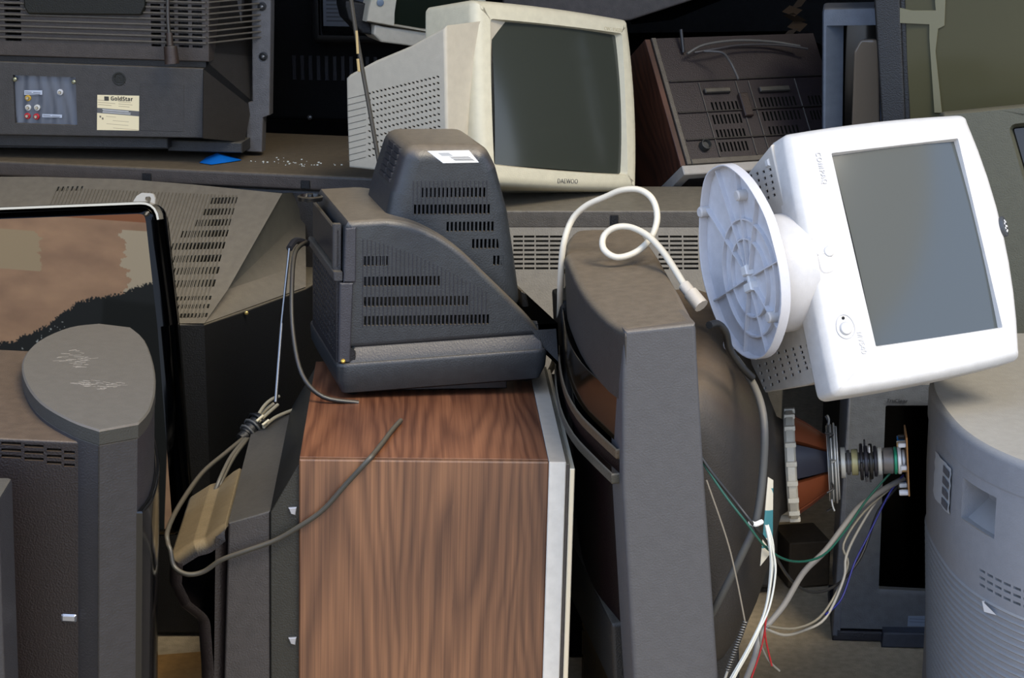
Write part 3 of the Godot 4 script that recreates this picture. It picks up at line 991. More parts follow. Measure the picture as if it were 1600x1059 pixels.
	cable("green_wire", t, p3([0.116, -0.2194, -0.01, 0.1432, -0.2667, 0.003, 0.174, -0.3121, 0.014, 0.2111, -0.3652, 0, 0.2666, -0.4129, -0.06, 0.3296, -0.4318, -0.12, 0.3842, -0.4174, -0.18, 0.4403, -0.3884, -0.24, 0.4967, -0.3568, -0.28, 0.522, -0.3466, -0.3]), 0.0019, Color(0.05, 0.27, 0.22))
	s = Shape.new()
	s.tube(p3([0.1835, -0.3179, 0.003, 0.1892, -0.3184, 0.012, 0.2014, -0.3187, 0.003]), 0.004, 8, 3)
	obj("cable_tie", s, plain(0.4), t, Color(0.85, 0.85, 0.83))
	for k in 4:
		var o := Vector3(0.0038 * (k % 2), 0, 0.0045 * (k / 2))
		var w := p3([0.1387, -0.5595, 0.03, 0.1754, -0.4981, 0.03, 0.2, -0.4524, 0.02, 0.2119, -0.3949, 0.01, 0.2113, -0.3561, 0.008, 0.208, -0.3255, 0])
		for i in w.size(): w[i] += o * (1.0 + 0.6 * sin(i * 1.7 + k))
		cable("white_wire", t, w, 0.0017, Color(0.74, 0.74, 0.70))
	cable("harness", t, p3([0.1655, -0.5894, 0, 0.1849, -0.5434, 0, 0.2029, -0.511, -0.02, 0.2498, -0.4838, -0.06, 0.2977, -0.4578, -0.12, 0.3461, -0.4393, -0.16, 0.3901, -0.414, -0.2, 0.4293, -0.3984, -0.24, 0.4855, -0.3861, -0.28, 0.5218, -0.3804, -0.3]), 0.0050, Color(0.42, 0.41, 0.39), 0.6)
	cable("grey_wire", t, p3([0.2092, -0.5031, -0.02, 0.2487, -0.5344, -0.06, 0.2959, -0.5563, -0.12, 0.3416, -0.5511, -0.15, 0.381, -0.5001, -0.18, 0.3916, -0.4697, -0.2, 0.4234, -0.4426, -0.24, 0.4744, -0.3996, -0.28, 0.5173, -0.38, -0.3]), 0.0024, Color(0.52, 0.51, 0.48))
	cable("grey_wire", t, p3([0.2133, -0.4993, -0.02, 0.2697, -0.5339, -0.08, 0.3282, -0.5457, -0.14, 0.3722, -0.5159, -0.18, 0.3947, -0.4812, -0.2, 0.3905, -0.4509, -0.21, 0.4376, -0.4139, -0.25, 0.514, -0.3842, -0.3]), 0.0021, Color(0.45, 0.43, 0.38))
	cable("blue_wire", t, p3([0.3417, -0.5455, -0.15, 0.3773, -0.5332, -0.18, 0.4084, -0.4863, -0.21, 0.4396, -0.4555, -0.24, 0.491, -0.3956, -0.28, 0.5218, -0.3736, -0.3]), 0.0017, Color(0.10, 0.13, 0.42))
	cable("red_wire", t, p3([0.1731, -0.5709, 0.02, 0.1926, -0.5147, 0.02, 0.2018, -0.4631, 0.02, 0.2057, -0.434, 0.015]), 0.0014, Color(0.55, 0.07, 0.10))
	cable("red_wire", t, p3([0.2105, -0.5527, 0.01, 0.199, -0.4996, 0.02, 0.1997, -0.4681, 0.02]), 0.0014, Color(0.55, 0.07, 0.10))
	cable("grey_wire", t, p3([0.225, -0.5671, 0, 0.2046, -0.5414, 0.01, 0.1908, -0.5039, 0.02, 0.1958, -0.4624, 0.02]), 0.0018, Color(0.40, 0.39, 0.37))
	# earth braid with its spring
	cable("earth_braid", t, p3([0.1188, -0.2449, 0, 0.1457, -0.338, 0.005, 0.1578, -0.3996, 0.01, 0.1687, -0.472, 0.015]), 0.0013, Color(0.45, 0.42, 0.37))
	var sp := p3([0.1697, -0.4721, 0.015, 0.1384, -0.5489, 0.02])
	s = Shape.new()
	var coil := PackedVector3Array()
	var dv := (sp[1] - sp[0])
	var sx := dv.cross(Vector3.FORWARD).normalized()
	var sy := dv.cross(sx).normalized()
	for i in 161:
		var a := TAU * i / 8.0
		coil.append(sp[0] + dv * (i / 160.0) + (sx * cos(a) + sy * sin(a)) * 0.0036)
	s.tube(coil, 0.0012, 5, 1)
	obj("braid_spring", s, plain(0.35, 0.8), t, Color(0.45, 0.44, 0.42), 0, Color.WHITE, 80)
	cable("earth_braid", t, p3([0.1384, -0.5489, 0.02, 0.1286, -0.5765, 0.02]), 0.0022, Color(0.55, 0.54, 0.5))
	# crate that carries the set (below the picture)
	var w0 := t.transform * Vector3(0.06, -0.62, -0.35)
	var cr := thing("wooden_crate", "rough wooden crate under the grey television with its back off", "crate", Vector3(w0.x, 0, w0.z), Vector3(8, 0, 0))
	for k in 3:
		s = Shape.new()
		s.box(Vector3(-0.03, 0.01 + 0.055 * k, 0.30), Vector3(0.10, 0.06 + 0.055 * k, 0.315), 0.002)
		s.box(Vector3(-0.03, 0.01 + 0.055 * k, -0.33), Vector3(0.10, 0.06 + 0.055 * k, -0.315), 0.002)
		obj("slat", s, plastic(0.8), cr, Color(0.45, 0.36, 0.25))
	s = Shape.new()
	s.box(Vector3(-0.03, 0, -0.314), Vector3(0.10, w0.y - 0.022, 0.299), 0.003)
	obj("body", s, plastic(0.8), cr, Color(0.42, 0.34, 0.24))

# ---- front left: set whose D-shaped top faces up, screen to the right
func build_left_tv():
	var t := thing("upright_tv", "dark grey television at front left with a scuffed D-shaped flat top", "television", Vector3(-0.5699, 0.776, 0.3733), Vector3(0, 0, -2.8))
	var pl := plastic(0.5)
	var tan := Color(0.42, 0.39, 0.345)
	var plan := Shape.smooth(p2([0, 0, -0.0479, 0.0415, -0.1082, 0.1247, -0.1544, 0.2365, -0.1808, 0.349, -0.1803, 0.4587, -0.15, 0.5513, -0.1074, 0.5853]), 4, false)
	plan.append_array(Shape.smooth(p2([-0.0524, 0.5702, -0.0185, 0.4973, 0.0185, 0.3549, 0.042, 0.225, 0.0522, 0.109, 0.047, 0.0414]), 3, false))
	plan = Shape.ccw(plan)
	var s := Shape.new()
	s.t = TOP
	s.prism(plan, -0.022, 0.0, 0.001, 0.0025)
	var top := obj("top_panel", s, plastic(0.55, 0.3, 0.5, true), t, Color(0.18, 0.17, 0.165), 0.85, tan)
	s = Shape.new()
	s.t = TOP
	var rng := RandomNumberGenerator.new()
	rng.seed = 5
	var sc := p2([-0.1424, 0.3484, -0.1169, 0.4187, -0.0726, 0.3687, -0.0873, 0.2915, -0.0844, 0.2275, -0.0515, 0.2545, 0.0042, 0.2359, -0.0311, 0.1951])
	for k in 70:
		var grp: int = 0 if k < 34 else 4
		var u := rng.randf()
		var w := rng.randf()
		var p := sc[grp].lerp(sc[grp + 1], u).lerp(sc[grp + 3].lerp(sc[grp + 2], u), w)
		var len := rng.randf_range(0.002, 0.008)
		var an := rng.randf_range(-0.5, 0.7)
		var d := Vector2(cos(an), sin(an)) * len
		var nn := Vector2(-d.y, d.x).normalized() * rng.randf_range(0.0004, 0.0011)
		s.prism(PackedVector2Array([p - d - nn, p + d - nn, p + d + nn, p - d + nn]), 0.0, 0.0002, 0.0, 0.0)
	obj("scuff_marks", s, plastic(0.7), top, Color(0.58, 0.545, 0.49)).set_meta("kind", "stuff")
	s = Shape.new()
	s.t = TOP
	var inner := Shape.inset(plan, 0.0012)
	s.prism(inner, -0.74, -0.0225, 0.002, 0.001)
	obj("front_shell", s, plastic(0.42), t, Color(0.165, 0.165, 0.17), 0.3)
	# seam strip down the near corner, glass of the screen on the right flank
	s = Shape.new()
	s.box(Vector3(-0.0016, -0.74, -0.004), Vector3(0.0, -0.023, 0.0012), 0.0004)
	obj("corner_seam", s, pl, t, Color(0.06, 0.06, 0.06))
	s = Shape.new()
	s.t = TOP
	var gl := Shape.smooth(p2([0.047, 0.0414, 0.0522, 0.109, 0.042, 0.225, 0.0185, 0.3549, -0.0185, 0.4973]), 3, false)
	var glass := PackedVector2Array()
	for a in gl: glass.append(a + Vector2(0.007, 0.0))
	for i in range(gl.size() - 1, -1, -1): glass.append(gl[i] - Vector2(0.004, 0))
	s.prism(glass, -0.62, -0.13, 0.004, 0.004)
	obj("screen", s, plain(0.12), t, Color(0.07, 0.07, 0.07))
	# rear shell behind the curve, a slotted edge along its near top
	s = Shape.new()
	s.t = Transform3D()
	var face := rect2(-0.42, -0.74, -0.02, -0.028)
	var slots := []
	var vs := [-0.1421, -0.031, -0.1145, -0.0409, -0.1099, -0.0332, -0.0832, -0.045, -0.0787, -0.0373, -0.0582, -0.0485, -0.0546, -0.0399, -0.0394, -0.0523]
	for c in 4:
		for r in 3:
			var y: float = vs[4 * c + 1] - 0.0095 * r
			slots.append(Rect2(vs[4 * c] + 0.0, y - 0.006, vs[4 * c + 2] - vs[4 * c], 0.0042))
	var rp := s.prism(face, -0.50, -0.03, 0.006, 0.004, true, false)
	s.slotted(rp, slots, -0.03, 0.01)
	obj("rear_shell", s, plastic(0.5), t, Color(0.085, 0.068, 0.06), 0.85, Color(0.40, 0.34, 0.27))
	var ch := p3([-0.048, -0.2912, -0.03])
	s = Shape.new()
	s.box(ch[0] + Vector3(-0.011, -0.006, -0.002), ch[0] + Vector3(0.011, 0.006, 0.004), 0.003)
	obj("chrome_catch", s, plain(0.25, 0.8), t, Color(0.6, 0.62, 0.66))
	# the slab at the very edge of the view
	var g := thing("slab_tv", "grey plastic flank of a television at the lower left picture edge", "television", Vector3(-0.735, 0.0, 0.46), Vector3(2, 0, -1.5))
	s = Shape.new()
	var hh: float = (p3([-0.7994, 0.724, 0.3701])[0]).y
	s.box(Vector3(-0.30, 0, -0.04), Vector3(0.035, hh, 0.06), 0.006)
	obj("side_panel", s, plastic(0.45), g, Color(0.17, 0.175, 0.185), 0.3)
	s = Shape.new()
	s.box(Vector3(-0.31, 0.05, 0.06), Vector3(-0.02, hh - 0.05, 0.072), 0.004)
	obj("back_rib", s, plastic(0.45), g, Color(0.2, 0.2, 0.21))

# ---- the white monitor lying on its side, swivel foot to the left
func build_white_monitor():
	var t := thing("white_monitor", "white computer monitor lying on its side, ribbed swivel foot facing left", "monitor", Vector3(0.5029, 1.0756, -0.134), Vector3(22.39, -25.28, 2.09))
	var wm := plastic(0.42, 0.15, 0.5, true)
	var white := Color(0.76, 0.755, 0.745)
	var cream := Color(0.70, 0.685, 0.655)
	var outer := Shape.bowed(p2([-0.0887, -0.3796, 0.2642, -0.3678, 0.2694, 0.0436, -0.0726, 0.043]), 0.016, [0.004, 0.021, 0.004, 0.002])
	var hole := Shape.bowed(p2([0.0006, -0.313, 0.2362, -0.3136, 0.2359, 0.0015, -0.0009, 0.0011]), 0.003, [0.0, 0.0, 0.0, 0.0])
	var s := Shape.new()
	s.loft([Shape.ring(Shape.inset(outer, 0.008), -0.062), Shape.ring(Shape.inset(outer, 0.002), -0.060), Shape.ring(outer, -0.055), Shape.ring(outer, -0.018), Shape.ring(Shape.inset(outer, 0.002), -0.012), Shape.ring(Shape.inset(outer, 0.007), -0.004), Shape.ring(Shape.inset(outer, 0.014), 0.0), Shape.ring(Shape.inset(hole, -0.004), 0.0015), Shape.ring(hole, 0.0), Shape.ring(Shape.inset(hole, 0.003), -0.012)], true, false)
	obj("bezel", s, wm, t, white, 0.0, Color.WHITE, 50)
	s = Shape.new()
	var sc := p3([0.005, 0.0048, -0.011, 0.245, 0.005, -0.011, 0.2448, -0.3135, -0.011, 0.006, -0.3125, -0.011])
	s.sheet(sc[3], sc[2], sc[1], sc[0], 0.010, 12)
	obj("screen", s, plain(0.12), t, Color(0.265, 0.28, 0.285))
	# tapering rear housing; its underside (to the left) is slotted
	s = Shape.new()
	s.t = LEFT
	var prof := Shape.ccw(p2([-0.045, 0.036, -0.045, -0.345, -0.10, -0.345, -0.238, -0.33, -0.264, -0.278, -0.264, -0.06, -0.205, -0.012, -0.133, 0.016]))
	var lo := s.prism(prof, -0.26, 0.078, 0.01, 0.003, true, false)
	var slots := []
	var g0 := p2([-0.1293, 0.0084, -0.0647, 0.0006, -0.1324, -0.0369, -0.0704, -0.0401])
	for r in 5:
		for c in 4:
			if r == 4 and c < 2: continue
			var p := g0[0].lerp(g0[1], c / 3.0).lerp(g0[2].lerp(g0[3], c / 3.0), r / 4.0)
			slots.append(Rect2(p.x - 0.0045 + 0.0003 * r, p.y - 0.0024, 0.0090, 0.0048))
	g0 = p2([-0.2394, -0.2723, -0.0683, -0.2851, -0.2353, -0.3227, -0.0642, -0.3179])
	for r in 5:
		for c in 8:
			var p := g0[0].lerp(g0[1], c / 7.0).lerp(g0[2].lerp(g0[3], c / 7.0), r / 4.0)
			slots.append(Rect2(p.x - 0.0048 + 0.0003 * r, p.y - 0.0024, 0.0090, 0.0048))
	s.slotted(lo, slots, 0.078, 0.003)
	obj("rear_housing", s, wm, t, cream)
	s = Shape.new()
	s.t = LEFT
	s.prism(Shape.inset(prof, 0.012), 0.03, 0.072, 0.0, 0.0)
	obj("dark_slot_backing", s, plastic(0.6), t, Color(0.10, 0.10, 0.10))  # dark backing added behind the slots to blacken them
	s = Shape.new()
	s.t = LEFT
	for y in [0.012, -0.318]:
		var p := Vector2(-0.066, y)
		s.prism(PackedVector2Array([p + Vector2(-0.006, -0.006), p + Vector2(0.006, -0.006), p + Vector2(0.006, 0.006), p + Vector2(-0.006, 0.006)]), 0.076, 0.081, 0.0, 0.002)
	obj("moulding_lug", s, wm, t, white)
	# swivel foot: egg-shaped ribbed disc on a turntable
	var egg := p2([-0.0895, 0.0239, -0.1454, 0.0218, -0.1884, -0.0212, -0.2213, -0.083, -0.2299, -0.1405, -0.2115, -0.2124, -0.1666, -0.2665, -0.1136, -0.2898, -0.0594, -0.2833, -0.002, -0.2396, 0.0216, -0.1844, 0.022, -0.1288, 0.0133, -0.0828, -0.0166, -0.0294, -0.0519, 0.0056])
	egg = Shape.ccw(Shape.smooth(egg, 4))
	var cen := Vector2.ZERO
	for a in p2([-0.0915, -0.1626]): cen = a
	s = Shape.new()
	s.t = LEFT
	# tray: bowl with a standing rim, open towards the left
	var ey := []
	for r in [[0.006, 0.130], [0.0, 0.134], [0.0, 0.148], [0.001, 0.15], [0.0025, 0.15], [0.0035, 0.148], [0.0035, 0.136]]:
		ey.append(Shape.ring(Shape.inset(egg, r[0]), r[1]))
	s.loft(ey, true, true)
	var foot := obj("swivel_foot", s, wm, t, Color(0.74, 0.74, 0.755))
	for rr in [0.056, 0.084, 0.098]:
		s = Shape.new()
		s.t = LEFT
		var ro := []
		for q in [[rr + 0.0012, 0.135], [rr + 0.0012, 0.143], [rr - 0.0012, 0.143], [rr - 0.0012, 0.135]]:
			var g := PackedVector3Array()
			for k in 40: g.append(Vector3(cen.x + cos(TAU * k / 40) * q[0], cen.y + sin(TAU * k / 40) * q[0] * 1.12, q[1]))
			ro.append(g)
		s.loft(ro, false, false)
		if rr < 0.09: obj("ring_rib", s, wm, foot, Color(0.74, 0.74, 0.755))
	for k in 9:
		var an: float = [0.02, 0.9, 1.35, 1.75, 2.2, PI + 0.05, 4.1, 4.75, 5.3][k]
		var d := Vector2(cos(an), sin(an) * 1.12)
		var far := 0.02
		while far < 0.26 and Geometry2D.is_point_in_polygon(cen + d * (far + 0.006), egg): far += 0.004
		s = Shape.new()
		s.t = LEFT
		var nn := Vector2(-d.y, d.x).normalized() * 0.0011
		s.prism(PackedVector2Array([cen + d * 0.014 - nn, cen + d * far - nn, cen + d * far + nn, cen + d * 0.014 + nn]), 0.135, 0.144, 0.0, 0.0)
		obj("spoke_rib", s, wm, foot, Color(0.74, 0.74, 0.755))
	for p in p2([-0.0549, -0.0369, -0.1877, -0.0285, -0.0406, -0.2368, -0.1961, -0.2484]):
		s = Shape.new()
		s.t = LEFT * Transform3D(Basis(), Vector3(p.x, p.y, 0))
		s.lathe(PackedVector2Array([Vector2(0.009, 0.135), Vector2(0.009, 0.151), Vector2(0.007, 0.153)]), 16)
		obj("rubber_pad", s, plastic(0.6, 0.2, 0.3, true), foot, Color(0.72, 0.71, 0.70))
	s = Shape.new()
	s.t = LEFT
	s.prism(p2([cen.x - 0.012, cen.y - 0.022, cen.x + 0.012, cen.y - 0.022, cen.x + 0.012, cen.y - 0.008, cen.x - 0.012, cen.y - 0.008]), 0.135, 0.149, 0.0, 0.002)
	s.prism(p2([cen.x - 0.009, cen.y + 0.004, cen.x + 0.009, cen.y + 0.004, cen.x + 0.009, cen.y + 0.020, cen.x - 0.009, cen.y + 0.020]), 0.135, 0.149, 0.0, 0.002)
	s.prism(p2([cen.x - 0.004, cen.y - 0.009, cen.x + 0.004, cen.y - 0.009, cen.x + 0.004, cen.y + 0.006, cen.x - 0.004, cen.y + 0.006]), 0.135, 0.145, 0.0, 0.002)
	obj("pivot_catch", s, wm, foot, Color(0.8, 0.8, 0.8))
	var tg := p3([-0.1287, -0.0047, -0.1589, -0.1287, 0.0072, -0.1435, -0.1287, 0.0224, -0.1746, -0.1287, 0.0128, -0.1867])
	label_sheet("foot_label", foot, PackedVector3Array([tg[3], tg[2], tg[1], tg[0]]), print_image(32, 24, Color(0.55, 0.57, 0.60), Color(0.3, 0.3, 0.3), [[4, 6, 22, 3], [4, 13, 18, 3]]))
	s = Shape.new()
	s.t = LEFT * Transform3D(Basis(), Vector3(cen.x + 0.004, cen.y, 0))
	s.lathe(PackedVector2Array([Vector2(0.094, 0.070), Vector2(0.094, 0.096), Vector2(0.092, 0.108), Vector2(0.086, 0.120), Vector2(0.082, 0.131)]), 40)
	obj("turntable", s, wm, t, Color(0.74, 0.735, 0.735))
	# buttons, power key, lettering on the chin (which lies to the left)
	for b in [[0.0, 0.018], [1.0, -0.018]]:
		var p := p3([-0.0579, -0.1433, 0, -0.0547, -0.1715, 0])[int(b[0])]
		s = Shape.new()
		s.t = Transform3D(Basis(Vector3.BACK, deg_to_rad(3.0)), p)
		s.prism(Shape.rounded(rect2(-0.0125, -0.0165, 0.0125, 0.0165), 0.011, 5), -0.004, 0.0022, 0.0, 0.0018)
		obj("menu_button", s, wm, t, Color(0.82, 0.815, 0.81))
	for p in [[[-0.0457, -0.1541, 0], 0.009], [[-0.0457, -0.2772, 0], 0.0105]]:
		s = Shape.new()
		s.t = Transform3D(Basis(), Vector3(p[0][0], p[0][1], p[0][2]))
		s.lathe(PackedVector2Array([Vector2(p[1], -0.004), Vector2(p[1], 0.002), Vector2(p[1] * 0.85, 0.004), Vector2(p[1] * 0.5, 0.0034)]), 22)
		obj("round_button", s, plastic(0.3, 0.1, 0.5, true), t, Color(0.74, 0.74, 0.74))
	var led := p3([-0.0461, -0.2608, 0, -0.0457, -0.2772, 0])
	s = Shape.new()
	s.t = Transform3D(Basis(), led[1])
	var ro := []
	for q in [[0.0165, 0.0], [0.0165, 0.0018], [0.0155, 0.0018], [0.0155, 0.0]]:
		var g := PackedVector3Array()
		for k in 28:
			var a := TAU * k / 28
			g.append(Vector3(cos(a) * q[0], sin(a) * q[0] + (0.006 * maxf(sin(a), 0.0)), q[1]))
		ro.append(g)
	s.loft(ro, false, false)
	obj("key_surround", s, wm, t, Color(0.70, 0.70, 0.71))
	screw(t, led[0] + Vector3(0, 0, 0.001), Vector3.ZERO, 0.0025, Color(0.15, 0.15, 0.15), "power_light")
	var tx := p3([-0.025, -0.021, 0.002, -0.0235, -0.303, 0.002])
	lettering("logo", "COMPAQ", 0.0088, t, tx[0], Vector3(0, 0, -90 + 1.0), Color(0.70, 0.70, 0.71), true)
	lettering("model_mark", "MV540", 0.0085, t, tx[1], Vector3(0, 0, -89), Color(0.74, 0.74, 0.74))
	# round grey badge on the right edge
	var bg := p3([0.2847, -0.151, -0.004])
	s = Shape.new()
	s.t = Transform3D(Basis(Vector3.UP, deg_to_rad(38)), bg[0])
	var disc := []
	for q in [[1.0, -0.004], [1.0, 0.003], [0.85, 0.004]]:
		var g := PackedVector3Array()
		for k in 24: g.append(Vector3(cos(TAU * k / 24) * 0.010 * q[0], sin(TAU * k / 24) * 0.017 * q[0], q[1]))
		disc.append(g)
	s.loft(disc)
	var badge := obj("badge", s, plastic(0.4), t, Color(0.26, 0.27, 0.28))
	for k in 8:
		var a := TAU * k / 7.0
		var q := Vector3(cos(a) * 0.0045, sin(a) * 0.009, 0.0042) if k < 7 else Vector3(0, 0, 0.0042)
		s = Shape.new()
		s.t = Transform3D(Basis(Vector3.UP, deg_to_rad(38)), bg[0])
		s.box(q - Vector3(0.0014, 0.0018, 0.001), q + Vector3(0.0014, 0.0018, 0.0008), 0.0004)
		obj("badge_dot", s, plain(0.3), badge, Color(0.8, 0.8, 0.8))

# ---- rounded grey back at the right
func build_round_tv():
	var t := thing("rounded_tv", "light grey television with a rounded back and handle hollow, at lower right", "television", Vector3(0.6969, 0.667, 0.0077), Vector3(0, 0, 0))
	var pl := plastic(0.45, 0.25, 0.5, true)
	var grey := Color(0.49, 0.50, 0.515)
	var curve := Shape.smooth(p2([0.0395, 0.3634, 0.0107, 0.2976, -0.0034, 0.2109, -0.0055, 0.106, 0.0007, 0.0034, 0.0215, -0.0869, 0.0609, -0.1696, 0.1199, -0.2366, 0.2013, -0.2778]), 6, false)
	var dist := [0.0]
	for i in curve.size() - 1: dist.append(dist[-1] + curve[i].distance_to(curve[i + 1]))
	var total: float = dist[-1]
	var norm := func(i: int) -> Vector2:
		var d := (curve[mini(i + 1, curve.size() - 1)] - curve[maxi(i - 1, 0)]).normalized()
		return Vector2(d.y, -d.x)
	var along := func(x: float) -> Array:
		for i in curve.size() - 1:
			if x <= dist[i + 1] or i == curve.size() - 2:
				var u: float = (x - dist[i]) / (dist[i + 1] - dist[i])
				return [curve[i].lerp(curve[i + 1], u), norm.call(i).lerp(norm.call(i + 1), u).normalized()]
		return []
	# drawn flat: x along the curve, y up, z outwards; bent round the plan and tapered towards the foot
	var bend := func(a: Vector3) -> Vector3:
		var k: Array = along.call(a.x)
		var p: Vector2 = k[0] + k[1] * (a.z + 0.055 * minf(0.0, (a.y + 0.16)))
		return Vector3(p.x, a.y, -p.y)
	var s := Shape.new()
	s.warp = bend
	var slots := [Rect2(0.392, -0.138, 0.105, 0.066)]
	for r in 3:
		for c in 10: slots.append(Rect2(0.46 + 0.021 * c, -0.202 - 0.0118 * r, 0.016, 0.0042))
	var cuts := []
	for i in 60: cuts.append(total * i / 60.0)
	var out := PackedVector2Array([Vector2(0, -0.66), Vector2(total, -0.66), Vector2(total, -0.052), Vector2(0, -0.052)])
	s.slotted(out, slots, 0.0, 0.012, cuts)
	obj("back_shell", s, pl, t, grey, 0.3, Color(0.55, 0.53, 0.48), 50)
	# hollow of the handle
	s = Shape.new()
	s.warp = bend
	var h: Rect2 = slots[0]
	for i in 4:
		var x0 := h.position.x + h.size.x * i / 4.0
		var x1 := h.position.x + h.size.x * (i + 1) / 4.0
		s.quad(Vector3(x0, h.position.y, -0.012), Vector3(x1, h.position.y, -0.012), Vector3(x1, h.position.y + 0.03, -0.045), Vector3(x0, h.position.y + 0.03, -0.045))
		s.quad(Vector3(x0, h.position.y + 0.03, -0.045), Vector3(x1, h.position.y + 0.03, -0.045), Vector3(x1, h.end.y, -0.04), Vector3(x0, h.end.y, -0.04))
		s.quad(Vector3(x0, h.end.y, -0.04), Vector3(x1, h.end.y, -0.04), Vector3(x1, h.end.y, -0.012), Vector3(x0, h.end.y, -0.012))
	s.quad(Vector3(h.position.x, h.position.y, -0.012), Vector3(h.position.x, h.position.y + 0.03, -0.045), Vector3(h.position.x, h.end.y, -0.04), Vector3(h.position.x, h.end.y, -0.012))
	s.quad(Vector3(h.end.x, h.position.y, -0.012), Vector3(h.end.x, h.end.y, -0.012), Vector3(h.end.x, h.end.y, -0.04), Vector3(h.end.x, h.position.y + 0.03, -0.045))
	obj("handle_hollow", s, pl, t, grey, 0.3, Color(0.55, 0.53, 0.48))
	# crown band with its rounded upper edge, and the flat light top
	s = Shape.new()
	s.warp = bend
	var prof := [[0.0, -0.054], [0.0022, -0.053], [0.0022, -0.012], [0.0, -0.004], [-0.006, 0.0]]
	var n := 60
	for k in prof.size() - 1:
		for i in n:
			var x0 := total * i / n
			var x1 := total * (i + 1) / n
			s.quad(Vector3(x0, prof[k][1], prof[k][0]), Vector3(x1, prof[k][1], prof[k][0]), Vector3(x1, prof[k + 1][1], prof[k + 1][0]), Vector3(x0, prof[k + 1][1], prof[k + 1][0]))
	obj("crown_band", s, pl, t, Color(0.47, 0.48, 0.495), 0.3, Color(0.55, 0.53, 0.48), 50)
	s = Shape.new()
	s.t = TOP
	var lid := PackedVector2Array()
	for i in curve.size(): lid.append(curve[i] - norm.call(i) * 0.006)
	lid.append(Vector2(0.75, 0.6))
	lid.append(Vector2(0.2, 0.6))
	s.prism(lid, -0.02, 0.0, 0.0, 0.0)
	obj("top_panel", s, plastic(0.5, 0.2, 0.5, true), t, Color(0.53, 0.525, 0.51), 0.6, Color(0.60, 0.575, 0.52))
	s = Shape.new()
	s.box(Vector3(0.06, -0.66, -0.50), Vector3(0.62, -0.03, -0.36), 0.01)
	obj("front_shell", s, pl, t, grey)
	# fine ribs on the lower half
	s = Shape.new()
	s.warp = bend
	for r in 24:
		var y := -0.245 - 0.0118 * r
		for i in 40:
			var x0 := 0.03 + (total - 0.05) * i / 40.0
			var x1 := 0.03 + (total - 0.05) * (i + 1) / 40.0
			var drop := 0.0
			var drop1 := 0.0
			s.quad(Vector3(x0, y + drop - 0.003, 0.0), Vector3(x1, y + drop1 - 0.003, 0.0), Vector3(x1, y + drop1, 0.0028), Vector3(x0, y + drop, 0.0028))
			s.quad(Vector3(x0, y + drop, 0.0028), Vector3(x1, y + drop1, 0.0028), Vector3(x1, y + drop1 + 0.003, 0.0), Vector3(x0, y + drop + 0.003, 0.0))
	obj("vent_ribs", s, pl, t, grey, 0.2).set_meta("kind", "stuff")
	# crumpled foil sticker
	s = Shape.new()
	s.warp = bend
	for i in 6:
		for j in 8:
			var g := []
			for o in [Vector2(i, j), Vector2(i + 1, j), Vector2(i + 1, j + 1), Vector2(i, j + 1)]:
				g.append(Vector3(0.235 + 0.0183 * o.x, -0.155 + 0.0095 * o.y + 0.001 * o.x, 0.0015 + 0.0022 * absf(sin(o.x * 2.1 + o.y * 1.3))))
			s.quad(g[0], g[1], g[2], g[3])
	obj("foil_sticker", s, plain(0.35, 0.2), t, Color(0.68, 0.70, 0.72))
	s = Shape.new()
	s.warp = bend
	for k in 4: s.quad(Vector3(0.302, -0.146 + 0.018 * k, 0.0045), Vector3(0.338, -0.146 + 0.018 * k, 0.0045), Vector3(0.338, -0.134 + 0.018 * k, 0.0045), Vector3(0.302, -0.134 + 0.018 * k, 0.0045))
	obj("sticker_print", s, plain(0.5), t, Color(0.30, 0.31, 0.33))
	s = Shape.new()
	s.warp = bend
	s.tri(Vector3(0.48, -0.262, 0.004), Vector3(0.512, -0.256, 0.004), Vector3(0.483, -0.242, 0.010))
	s.tri(Vector3(0.48, -0.262, 0.004), Vector3(0.483, -0.242, 0.010), Vector3(0.48, -0.244, 0.003))
	obj("white_chip", s, plain(0.4), t, Color(0.8, 0.82, 0.85))

